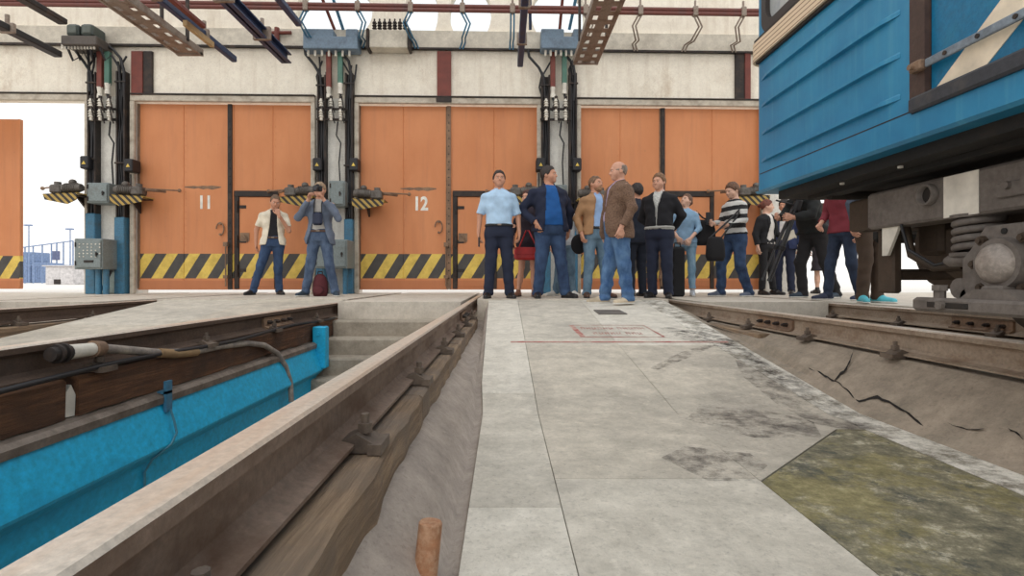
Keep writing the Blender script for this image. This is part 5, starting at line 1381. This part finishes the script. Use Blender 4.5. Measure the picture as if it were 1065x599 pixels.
    def belt(s, mat=None, z=.995, o=.026):
        bl = s.piece('belt', [(s.tor(o, z - .018, z + .018), 'u', 0)], .0095, mat or M_BLACK)
        y = -(np.interp(1.0, TZ, TB) * (1 + (s.g - 1) * 1.1) + s.belly * .9 + o + .002)
        s.piece('buckle', [(cone((-.016, y, z), (.016, y, z), .014, None, ((0, 1, 0), 3)), 'u', 0)], .005, M_TRAY, parent=bl); return s
    def wpt(s, x, y, z):
        """a point of the person's own space in the world"""
        return s.root.matrix_basis @ Vector((x * s.k, y * s.k, z * s.k))
    def hand_at(s, q, f=.09):
        e, w_, d, n, c = s.arms[q]; p = w_ + d / np.linalg.norm(d) * f; return s.wpt(*p)

BLK_SHOE = plain('black leather', (36, 32, 32), .35); BRN_SHOE = plain('brown leather', (84, 58, 46), .4); WHT = plain('white rubber', (218, 214, 206), .5)
DN1 = denim('blue', (34, 50, 80), (64, 88, 122)); DN2 = denim('mid', (50, 66, 92), (98, 116, 142)); DN3 = denim('bright', (52, 84, 128), (104, 138, 174)); DN4 = denim('dusty', (78, 104, 126), (122, 148, 166)); DN5 = denim('dark', (30, 38, 56), (50, 64, 88)); DNL = denim('light', (108, 146, 176), (162, 192, 212))
NAVY = cloth('navy', (30, 36, 58)); NAVYT = cloth('navy trousers', (34, 40, 60)); BLKC = cloth('black', (28, 27, 30)); 

# 1 cream shirt, hand on face
P = Person('man in an open cream short-sleeved shirt and black top resting his chin on his hand', 284, 9.0, 1.73, 22, lean=(.02, -.05), girth=1.02,
           arms=dict(b=((.25, -.10, 1.12), (.075, -.205, 1.385), (-.25, .15, .9), (-.2, 1, .0), 30), a=((-.27, .05, 1.13), (-.27, .02, .88), (0, -.1, -1), (1, 0, 0), 25)),
           legs=dict(a=((-.20, -.03, .49), (-.33, .0, .085), -30), b=((.08, -.02, .49), (.10, .02, .085), 20)), head=(10, 22, 4), skinm=SK2)
P.body().hair((110, 88, 70), 1.1, thick=.008).trousers(DN1, 'jeans').shoes(BLK_SHOE)
FR = [(.8, .13), (.95, .09), (1.2, .06), (1.40, .05), (1.5, .06)]
P.top(cloth('black tee', (34, 34, 40)), 't_shirt', .010, .96, .55, -.014); P.belt(BRN_SHOE)
P.top(cloth('cream', (226, 216, 196)), 'shirt', .030, .87, .75, .004, FR, .015, .006); P.collar(cloth('cream', (226, 216, 196)), .074, .045, .045)
# 2 photographer
P = Person('man in a grey blue blazer and jeans holding a camera up to his face', 333, 8.15, 1.79, 4,
           arms=dict(a=((-.30, -.10, 1.19), (-.10, -.22, 1.47), (.35, -.35, .75), (.7, -.3, -.3), 50), b=((.30, -.10, 1.19), (.10, -.22, 1.47), (-.35, -.35, .75), (-.7, -.3, -.3), 50)),
           legs=dict(a=((-.14, -.02, .49), (-.23, .02, .085), -20), b=((.14, -.02, .49), (.23, .02, .085), 22)), head=(-4, 4, 0))
P.body().hair((150, 128, 104), .95, thick=.010).trousers(DN2, 'jeans').shoes(plain('dark sneaker', (46, 60, 74), .6), WHT); P.belt(BRN_SHOE)
P.top(cloth('grey tee', (190, 186, 180)), 't_shirt', .010, .98, .5, -.014)
FR = [(.75, .19), (.95, .12), (1.1, .085), (1.40, .05), (1.5, .06)]
BZ = cloth('grey blue blazer', (104, 114, 132)); P.top(BZ, 'blazer', .030, .80, 1.86, .004, FR, .03, .006); P.lapels(BZ, .030, FR); P.collar(BZ, .078, .04, .05)
c = P.wpt(0.03, -.205, 1.615); e = empty('camera', c, 'black camera held up by the man in the grey blue blazer', 'camera', None, R(4))
m = MB(); m.cb(c.x - .07, c.x + .07, c.y - .06, c.y - .005, c.z - .045, c.z + .04, .012); m.cb(c.x - .025, c.x + .025, c.y - .055, c.y - .01, c.z + .035, c.z + .065, .01); m.build('body', M_BLACK, e)
m = MB(); m.cyl((c.x, c.y - .06, c.z - .002), (c.x, c.y - .14, c.z - .002), .036, .034, 20); m.cyl((c.x, c.y - .14, c.z - .002), (c.x, c.y - .142, c.z - .002), .026, n=20); m.build('lens', plain('lens barrel', (52, 52, 56), .35), e)
c = P.wpt(.02, -.175, 1.19); e = empty('camera_pouch', c, 'dark blue pouch hanging at the chest of the man taking a photograph', 'pouch')
m = MB(); m.cb(c.x - .075, c.x + .075, c.y - .06, c.y + .01, c.z - .12, c.z + .08, .03); m.build('pouch', plain('dark blue nylon', (34, 42, 66), .6), e)
m = MB(); m.tube([(c.x - .06, c.y - .02, c.z + .07), (c.x - .07, c.y + .0, c.z + .2), (c.x - .08, c.y + .10, c.z + .31)], .008, 6); m.tube([(c.x + .06, c.y - .02, c.z + .07), (c.x + .05, c.y + .0, c.z + .2), (c.x + .05, c.y + .10, c.z + .31)], .008, 6); m.build('strap', M_BLACK, e)
c = P.wpt(-.01, .04, 0); e = empty('backpack', (c.x, c.y, APZ), 'maroon backpack standing on the floor between the photographer\'s feet', 'backpack')
m = MB(); M_BAG = cloth('maroon bag', (88, 38, 44)); z = APZ
m.loft([[(c.x + a * sx_, c.y + b * sx_, z + h_) for a, b in [(.105 * math.cos(q) * (1 + .12 * math.cos(2 * q) ** 2), .085 * math.sin(q)) for q in [2 * math.pi * i / 20 for i in range(20)]]] for h_, sx_ in ((0, .7), (.01, .95), (.10, 1.08), (.22, 1.0), (.30, .8), (.345, .45), (.355, .02))], 0, True, True); m.build('bag', M_BAG, e)
m = MB(); m.loft([[(c.x + .085 * math.cos(q), c.y - .07 + d_, z + .10 + .065 * math.sin(q)) for q in [2 * math.pi * i / 16 for i in range(16)]] for d_ in (.0, -.04)], 0, True); m.ball((c.x, c.y - .11, z + .10), (.085, .012, .065), 14, 6); m.build('pocket', M_BAG, e)
m = MB(); m.tube([(c.x - .04, c.y, z + .345), (c.x - .03, c.y, z + .39), (c.x + .03, c.y, z + .39), (c.x + .04, c.y, z + .345)], .01, 8); m.build('handle', M_BLACK, e)

# 3 light blue shirt
P = Person('man in a pale blue short-sleeved shirt and navy trousers standing upright', 519, 7.28, 1.79, 3, girth=1.08, belly=.02,
           arms=dict(a=((-.25, .02, 1.13), (-.27, -.02, .885), (0.05, -.1, -1), (1, 0, 0), 30), b=((.25, .02, 1.13), (.265, -.02, .885), (-.05, -.1, -1), (-1, 0, 0), 30)),
           legs=dict(a=((-.115, -.02, .49), (-.15, .02, .085), -12), b=((.115, -.02, .49), (.15, .02, .085), 14)), head=(4, 0, 0), skinm=SK2)
LB = cloth('pale blue', (176, 204, 230), .06)
P.body().hair((44, 34, 30), 1.10, thick=.012).trousers(NAVYT, fit=1.08).shoes(BLK_SHOE); P.belt()
P.top(LB, 'shirt', .022, 1.0, .92, .006, None, 0, .005); P.collar(LB, .070, .048, .018)
m = MB(); y_ = -.145
sh_ = [o for o in P.root.children if o.name.startswith('shirt')][0]
c = P.hand_at('a', .085); m = MB(); m.cb(c.x - .006, c.x + .016, c.y - .055, c.y + .02, c.z - .10, c.z + .03, .004); tag(m.build('phone', plain('black phone', (26, 26, 30), .3)), 'black phone held low by the man in the pale blue shirt', 'phone')

# 4 woman behind
P = Person('woman in a dark dress standing behind, mostly hidden by the man in the navy jacket', 549, 8.0, 1.64, -10, female=True, head=(-20, 5, 0), skinm=SK1,
           legs=dict(a=((-.10, -.02, .49), (-.16, .02, .085), -12), b=((.09, -.02, .49), (.10, .02, .085), 12)))
P.body().hair((70, 42, 36), 1, length=.16).shoes(plain('tan shoe', (150, 106, 84), .5))
DRS = cloth('dark dress', (44, 34, 44))
def dress(P, mat, z0, fl=.04, sl=1.5, name='dress'):
    ops = [(P.tor(.016, .84, P.off(0, 0, 1.48)[2]), 'u', 0), (torso([z0 - .1, .75, .95, 1.05], [.17 + fl, .185, .18, .15], [.13 + fl, .13, .125, .10], [0, 0, 0, 0], [0, 0, 0, 0], z0, 1.04), 'u', .03)]
    cuts = []
    if sl:
        for q in 'ab': ops += P.sleeve(q, -.008, sl)
    P.piece(name, ops, .0125, mat, cuts, P.wr(.005))
dress(P, DRS, .60)
c = P.wpt(.02, -.21, .66); e = empty('handbag', c, 'red handbag with long straps carried by the woman in the dark dress', 'handbag')
RD_ = plain('red leather', (176, 30, 34), .45); m = MB(); m.cb(c.x - .20, c.x + .20, c.y - .06, c.y + .05, c.z - .06, c.z + .12, .03); m.cb(c.x - .18, c.x + .18, c.y - .066, c.y - .058, c.z + .02, c.z + .13, .004); m.build('bag', RD_, e)
m = MB(); m.tube([(c.x - .13, c.y, c.z + .11), (c.x - .02, c.y - .0, c.z + .38), (c.x + .02, c.y, c.z + .38), (c.x + .15, c.y, c.z + .11)], .011, 8); m.build('strap', RD_, e)

# 5 big man navy jacket
P = Person('big man in an open navy jacket, royal blue T-shirt and jeans looking to the right', 572, 7.40, 1.88, 12, girth=1.20, belly=.07, lean=(-.02, 0),
           arms=dict(a=((-.33, .08, 1.16), (-.19, -.13, .965), (.35, -.1, -.9), (.6, .3, 0), 30), b=((.28, .08, 1.15), (.27, .12, .90), (-.1, .1, -1), (-1, 0, 0), 25)),
           legs=dict(a=((-.13, -.03, .49), (-.17, .0, .085), -16), b=((.14, -.03, .49), (.22, .0, .085), 26)), head=(52, 0, 0), skinm=SK2)
P.body().hair((44, 34, 30), 1.04, thick=.011).trousers(DN1, 'jeans', 1.12).shoes(BLK_SHOE)
P.top(cloth('royal blue', (26, 84, 148)), 't_shirt', .026, .95, .55, -.014)
FR = [(.8, .15), (.95, .125), (1.2, .10), (1.38, .075), (1.5, .06)]
NJ = cloth('navy jacket', (30, 36, 58)); P.top(NJ, 'jacket', .034, .88, {'a': 1.9, 'b': 1.9}, .012, FR, .012, .008); P.collar(NJ, .085, .055, .06)
# 5b hidden behind
P = Person('person in white sneakers, hidden behind the big man in the navy jacket', 588, 8.35, 1.60, -15, head=(30, 0, 0), legs=dict(a=((-.11, -.02, .49), (-.18, .02, .085), -40), b=((.10, -.02, .49), (.13, .02, .085), 30)))
P.body().hair((60, 46, 40), 1).trousers(DN4, 'jeans').shoes(WHT, WHT, big=1.12); P.top(cloth('pale grey', (186, 190, 194)), 'shirt', .02, .88, 1.9)
# 6 bearded
P = Person('bearded man in a tan jacket, pale blue shirt and faded jeans smiling to the right', 619, 7.5, 1.76, 20, girth=1.05, belly=.02,
           arms=dict(a=((-.26, .05, 1.14), (-.235, -.05, .90), (.1, -.2, -1), (1, 0, 0), 35)), head=(22, -2, 4), legs=dict(a=((-.11, -.02, .49), (-.13, .02, .085), -25), b=((.13, -.02, .49), (.17, -.02, .085), 10)), skinm=SK2)
P.body().hair((112, 84, 62), 1.05, thick=.008, beard=(150, 112, 84)).trousers(DN4, 'jeans').shoes(BRN_SHOE); P.belt()
P.top(cloth('sky shirt', (150, 178, 218)), 'shirt', .012, .99, .6, -.014); P.collar(cloth('sky shirt', (150, 178, 218)), .068, .05, .02)
FR = [(.8, .12), (1.0, .10), (1.2, .085), (1.40, .055), (1.5, .06)]
TN = cloth('tan jacket', (160, 122, 88)); P.top(TN, 'jacket', .030, .90, 1.88, .006, FR, .01, .006); P.collar(TN, .078, .05, .05)
c = Vector(at(602, 254, 7.75)); e = empty('shoulder_bag', c, 'round black bag hanging at the hip of the bearded man', 'bag'); m = MB(); m.ball(c, (.12, .06, .15), 16, 10); m.build('bag', BLKC, e)
m = MB(); m.tube([(c.x, c.y, c.z + .14), (c.x + .03, c.y + .06, c.z + .42), (c.x + .10, c.y + .05, c.z + .62)], .012, 6); m.build('strap', M_BLACK, e)
# 7 bald man, brown tweed
P = Person('balding man in a brown tweed blazer and blue jeans seen from the side', 642, 6.66, 1.83, -78, girth=1.12, belly=.05, lean=(0, .03),
           arms=dict(b=((.26, .06, 1.14), (.245, -.07, .90), (0, -.25, -1), (-1, 0, 0), 35)), head=(-6, 9, 0),
           legs=dict(a=((-.12, -.05, .49), (-.13, -.12, .085), -10), b=((.11, .03, .49), (.11, .10, .085), 10)))
P.body().hair((128, 112, 100), .75, thick=.007, bald=True).trousers(DN3, 'jeans', 1.16, folds=.009).shoes(plain('cream suede', (196, 180, 156), .8), WHT)
t = NT('brown tweed'); n = t.noise(t.coord(), 60, 4, .7); n2 = t.noise(t.coord(), 5, 4); t.bump(n, .4, .004)
TW = t.done(t.mix(t.math('MULTIPLY', n2, .4), t.ramp(n, [(.35, (84, 64, 52)), (.65, (138, 108, 88))]), (108, 84, 68)), .95)
P.top(cloth('lilac', (176, 160, 186)), 'shirt', .012, .99, .5, -.014); P.collar(cloth('lilac', (176, 160, 186)), .072, .05, .02)
FR = [(.75, .12), (.95, .05), (1.1, .035), (1.40, .06), (1.5, .06)]
P.top(TW, 'blazer', .032, .80, 1.86, .008, FR, .03, .006); P.lapels(TW, .032, FR); P.collar(TW, .08, .045, .05)
m = MB(); b0 = [o for o in P.root.children if o.name.startswith('blazer')][0]
# 8 dark suit behind
P = Person('man in a dark navy suit standing behind the balding man in tweed', 662, 8.15, 1.77, -160, head=(10, 0, 0), skinm=SK2)
P.body().hair((40, 32, 30), .95).trousers(cloth('dark suit', (34, 40, 54))).shoes(BLK_SHOE); SU = cloth('dark suit', (34, 40, 54)); P.top(SU, 'jacket', .028, .82, 1.9, .004, None, .02); P.collar(SU, .074, .04, .03)
# 9 black cardigan
P = Person('man in a black cardigan with a pale zip edge, hands clasped behind his back', 686, 7.48, 1.79, -32, girth=1.10, belly=.035, head=(-12, 6, 0),
           arms=dict(a=((-.27, .10, 1.15), (-.10, .20, .95), (.8, .1, -.3), (0, -1, 0), 30), b=((.27, .10, 1.15), (.10, .20, .95), (-.8, .1, -.3), (0, -1, 0), 30)),
           legs=dict(a=((-.10, -.02, .49), (-.11, .02, .085), -10), b=((.105, -.02, .49), (.12, .02, .085), 12)))
P.body().hair((120, 88, 62), 1.03, thick=.013).trousers(NAVYT, fit=1.08).shoes(BLK_SHOE)
GS = cloth('grey check shirt', (190, 190, 186), .2, .9, 60)
P.top(GS, 'shirt', .014, .95, .5, -.014); P.collar(GS, .070, .05, .03)
FR = [(.9, .006), (1.25, .008), (1.42, .05), (1.5, .06)]
P.top(cloth('black cardigan', (26, 25, 30)), 'cardigan', .028, 1.0, 1.9, .008, FR, 0, .005)
P.lapels(cloth('grey trim', (172, 170, 166)), .022, FR, 1.0, 1.46, .014)
P.piece('hem_band', [(P.tor(.030, .965, 1.0), 'u', 0)], .0095, cloth('grey trim', (172, 170, 166)))
# 10 denim woman
P = Person('woman in a pale denim shirt and jeans with a black shoulder bag, looking up', 713, 8.25, 1.63, -25, female=True, head=(-28, -16, 0), skinm=SK3, lean=(0, .02),
           arms=dict(a=((-.21, -.05, 1.14), (-.10, -.22, .98), (.5, -.5, -.6), (.3, 1, 0), 30), b=((.22, -.05, 1.14), (.10, -.23, .96), (-.5, -.5, -.6), (-.3, 1, 0), 30)))
P.body().hair((104, 74, 56), 1, bun=True).trousers(DNL, 'jeans', .88, crop=.13).shoes(plain('pale sneaker', (196, 200, 206), .5), WHT)
SHD = cloth('pale denim shirt', (136, 168, 196)); P.top(SHD, 'shirt', .02, .90, 1.45, -.004, None, .01); P.collar(SHD, .062, .045, .02)
def totebag(c, w_, h_, d_, label, strap_to, mat=BLKC, name='shoulder_bag'):
    e = empty(name, c, label, 'bag'); m = MB()
    m.loft([[(c[0] + w_ * s_ * (abs(math.cos(q)) ** .6 * (1 if math.cos(q) > 0 else -1)), c[1] + d_ * s_ * math.sin(q), c[2] + z) for q in [2 * math.pi * i / 20 for i in range(20)]] for z, s_ in ((-h_, .05), (-h_, .82), (-h_ * .6, 1.02), (h_ * .3, .95), (h_ * .8, .8), (h_, .68), (h_, .04))], 0, True, True); m.build('bag', mat, e)
    t_ = Vector(strap_to); m = MB(); m.tube([(c[0] - w_ * .6, c[1], c[2] + h_ * .9), (c[0] * .4 + t_.x * .6 - .02, c[1] * .5 + t_.y * .5, c[2] * .3 + t_.z * .7), t_, (c[0] * .4 + t_.x * .6 + .05, c[1] * .5 + t_.y * .5, c[2] * .3 + t_.z * .7), (c[0] + w_ * .6, c[1], c[2] + h_ * .9)], .014, 6); m.build('strap', M_BLACK, e); return e
totebag(at(733, 242, 8.2), .17, .20, .07, 'black shoulder bag carried by the woman in the pale denim shirt', P.wpt(.17, .02, 1.44))
c = at(705, 282, 8.0); e = empty('equipment_case', (c[0], c[1], APZ), 'tall narrow black case standing on the floor in front of the denim-clad woman', 'case')
m = MB(); m.cb(c[0] - .10, c[0] + .10, 7.95, 8.10, APZ, .78, .03); m.build('case', BLKC, e); m = MB(); m.tube([(c[0] - .05, 8.02, .77), (c[0] - .04, 8.02, .84), (c[0] + .04, 8.02, .84), (c[0] + .05, 8.02, .77)], .012, 8); m.build('handle', M_BLACK, e)
# 11 striped sweater
P = Person('man in a black and white striped sweater and jeans holding a phone out', 765, 8.05, 1.77, -72, head=(2, 20, 0), lean=(0, -.02),
           arms=dict(a=((-.23, -.06, 1.16), (-.13, -.30, 1.12), (.2, -1, .15), (1, 0, .2), 45), b=((.23, -.05, 1.15), (.15, -.28, 1.07), (-.2, -1, .1), (-1, 0, .2), 40)),
           legs=dict(a=((-.12, -.16, .50), (-.13, -.16, .085), -10), b=((.11, -.02, .49), (.12, .16, .085), 10)), skinm=SK3)
t = NT('striped knit'); z_ = t.xyz(t.coord())[2]; n = t.noise(t.coord(), 5, 3); ph = t.math('FRACT', t.math('DIVIDE', t.math('ADD', z_, t.math('MULTIPLY', n, .05)), .135))
t.bump(t.noise(t.coord(), 150, 2), .3, .004); STR = t.done(t.mix(t.math('LESS_THAN', ph, .48), (206, 204, 200), (44, 44, 46)), .95)
P.body().hair((96, 66, 46), .95, thick=.016).trousers(DN1, 'jeans', 1.08, folds=.008).shoes(plain('grey sneaker', (90, 98, 116), .6), WHT); P.top(STR, 'sweater', .024, .95, 1.9, .004, None, 0, .006); P.collar(cloth('sweater neck', (196, 194, 190)), .064, .035, -.01)
c = P.hand_at('a', .09); m = MB(); m.cb(c.x - .05, c.x + .03, c.y - .012, c.y + .012, c.z - .03, c.z + .16, .006); tag(m.build('phone', plain('black phone', (26, 26, 30), .3)), 'black phone held up by the man in the striped sweater', 'phone')
totebag(at(744, 259, 7.74), .14, .18, .09, 'bulging black messenger bag hanging from the man in the striped sweater', P.wpt(.19, -.03, 1.37))
# 12 woman black blazer
P = Person('woman in a black blazer over a white top, holding papers', 797, 8.95, 1.64, 22, female=True, head=(44, 5, 0), skinm=SK3,
           arms=dict(b=((.22, -.02, 1.13), (.16, -.24, 1.05), (-.2, -1, 0), (-1, 0, .2), 35)), legs=dict(a=((-.09, -.02, .49), (-.10, .02, .085), -10), b=((.09, -.02, .49), (.16, -.02, .085), 12)))
P.body().hair((104, 54, 40), .95, thick=.012, bun=True).trousers(BLKC, fit=.9, crop=.10).shoes(BLK_SHOE)
P.top(cloth('white top', (214, 208, 202)), 'top', .012, .93, .5, -.014); FR = [(.8, .13), (1.0, .10), (1.25, .07), (1.40, .05), (1.5, .06)]
P.top(BLKC, 'blazer', .032, .93, 1.85, .008, FR, .01); P.lapels(BLKC, .032, FR)
c = P.hand_at('b', .09); m = MB(); m.bx(-.10, .12, -.002, .002, -.08, .09, 0, Matrix.Translation(c) @ Matrix.Rotation(R(35), 4, 'X') @ Matrix.Rotation(R(-30), 4, 'Y')); tag(m.build('paper_sheet', M_CERAM), 'white papers held by the woman in the black blazer', 'paper')
# 13 navy suit
P = Person('man in a navy suit and open white shirt facing the woman in the black blazer', 816, 9.45, 1.73, -38, head=(-10, 8, 0), skinm=SK2)
P.body().hair((40, 32, 30), .95).trousers(NAVY).shoes(BLK_SHOE); P.top(cloth('white shirt', (222, 218, 216)), 'shirt', .012, .98, .5, -.014); P.collar(cloth('white shirt', (222, 218, 216)), .068, .05, .03)
FR = [(.8, .10), (1.0, .07), (1.2, .07), (1.40, .06), (1.5, .06)]; NS = cloth('navy suit', (36, 46, 80)); P.top(NS, 'jacket', .028, .82, 1.9, .004, FR, .02); P.lapels(NS, .028, FR); P.collar(NS, .076, .04, .05)
# 14 black jacket bending over a tripod
P = Person('person in a black jacket bending forward, half hidden by the train car', 847, 7.4, 1.78, -70, lean=(0, -.26), girth=1.08, head=(0, 20, 0),
           arms=dict(a=((-.20, -.22, 1.18), (-.10, -.45, 1.14), (.3, -1, .2), (1, 0, .2), 40), b=((.22, -.22, 1.16), (.10, -.45, 1.12), (-.3, -1, .2), (-1, 0, .2), 40)),
           legs=dict(a=((-.12, -.12, .50), (-.13, -.06, .085), -10), b=((.12, .05, .50), (.14, .26, .085), 12)))
P.body().hair((40, 34, 32), .95).trousers(cloth('black trousers', (34, 32, 34)), fit=1.05).shoes(plain('dark sneaker', (46, 60, 74), .6), WHT); P.top(cloth('black jacket', (30, 32, 32)), 'jacket', .034, .90, 1.9, .012, None, .01, .008); P.collar(cloth('black jacket', (30, 32, 32)), .078, .05, .03)
e = empty('tripod', at(800, 296, 7.5), 'folded black camera tripod held slanting in front of the navy suit', 'tripod')
A = Vector(at(829, 214, 7.1)); B = Vector(at(799, 291, 7.5)); dd = (B - A).normalized(); sd = Vector((dd.z, 0, -dd.x)).normalized()
for k in (-1, 0, 1):
    o_ = sd * .05 * k + Vector((0, .04 * abs(k), 0)); m = MB(); m.cyl(A + o_ * .5, A + (B - A) * .55 + o_, .024, .022, 10); m.cyl(A + (B - A) * .45 + o_ * 1.1, B + o_ * 1.2, .015, .013, 10); m.ball(B + o_ * 1.2, .02, 8, 6); lg = m.build('leg', plain('tripod grey', (74, 76, 80), .4, .4), e)
    m = MB(); q_ = A + (B - A) * .55 + o_; m.cyl(q_ - dd * .03, q_ + dd * .03, .032, n=10); m.build('leg_clamp', M_BLACK, lg)
m = MB(); m.cyl(A + dd * .05, A - dd * .08, .06, .05, 12); m.cb(A.x - .05, A.x + .05, A.y - .05, A.y + .05, A.z + .07, A.z + .12, .01); m.cyl(A, A + sd * .3 - dd * .02, .012, n=8); m.build('head', M_BLACK, e)
# 15, 16 beyond the pit
P = Person('person in a maroon top, dark jeans and navy sneakers, head hidden by the train car', 877, 6.6, 1.70, -75, female=True, head=(0, 0, 0), lean=(0, -.05),
           legs=dict(a=((-.10, -.10, .49), (-.11, -.14, .085), -10), b=((.10, .02, .49), (.12, .16, .085), 12)), arms=dict(a=((-.22, -.02, 1.15), (-.16, -.2, 1.0), (.2, -.6, -.6), (1, 0, .2), 35)), ground=APZ)
P.body().hair((60, 44, 38), 1, length=.12).trousers(DN5, 'jeans', .92).shoes(plain('navy sneaker', (40, 48, 72), .6), WHT, big=1.08); P.top(cloth('maroon', (126, 48, 58)), 'sweater', .026, .88, 1.7, .004)
P = Person('person in brown trousers and turquoise sneakers, upper body hidden by the train car', 905, 5.85, 1.74, 10, ground=APZ, legs=dict(a=((-.08, -.02, .49), (-.09, .02, .085), -30), b=((.09, -.02, .49), (.11, .02, .085), 10)))
P.body().hair((60, 46, 40), 1).trousers(cloth('brown trousers', (74, 58, 46)), fit=.98).shoes(plain('turquoise sneaker', (92, 190, 204), .5), WHT); P.top(cloth('slate top', (70, 76, 88)), 'sweater', .026, .9, 1.9)
P = Person('distant woman in a dark dress with bare legs standing at the open gateway', 856, 9.7, 1.68, 170, female=True, skinm=SK3)
P.body().hair((70, 50, 40), 1, length=.14).shoes(BLK_SHOE); dress(P, cloth('charcoal dress', (54, 50, 56)), .45)
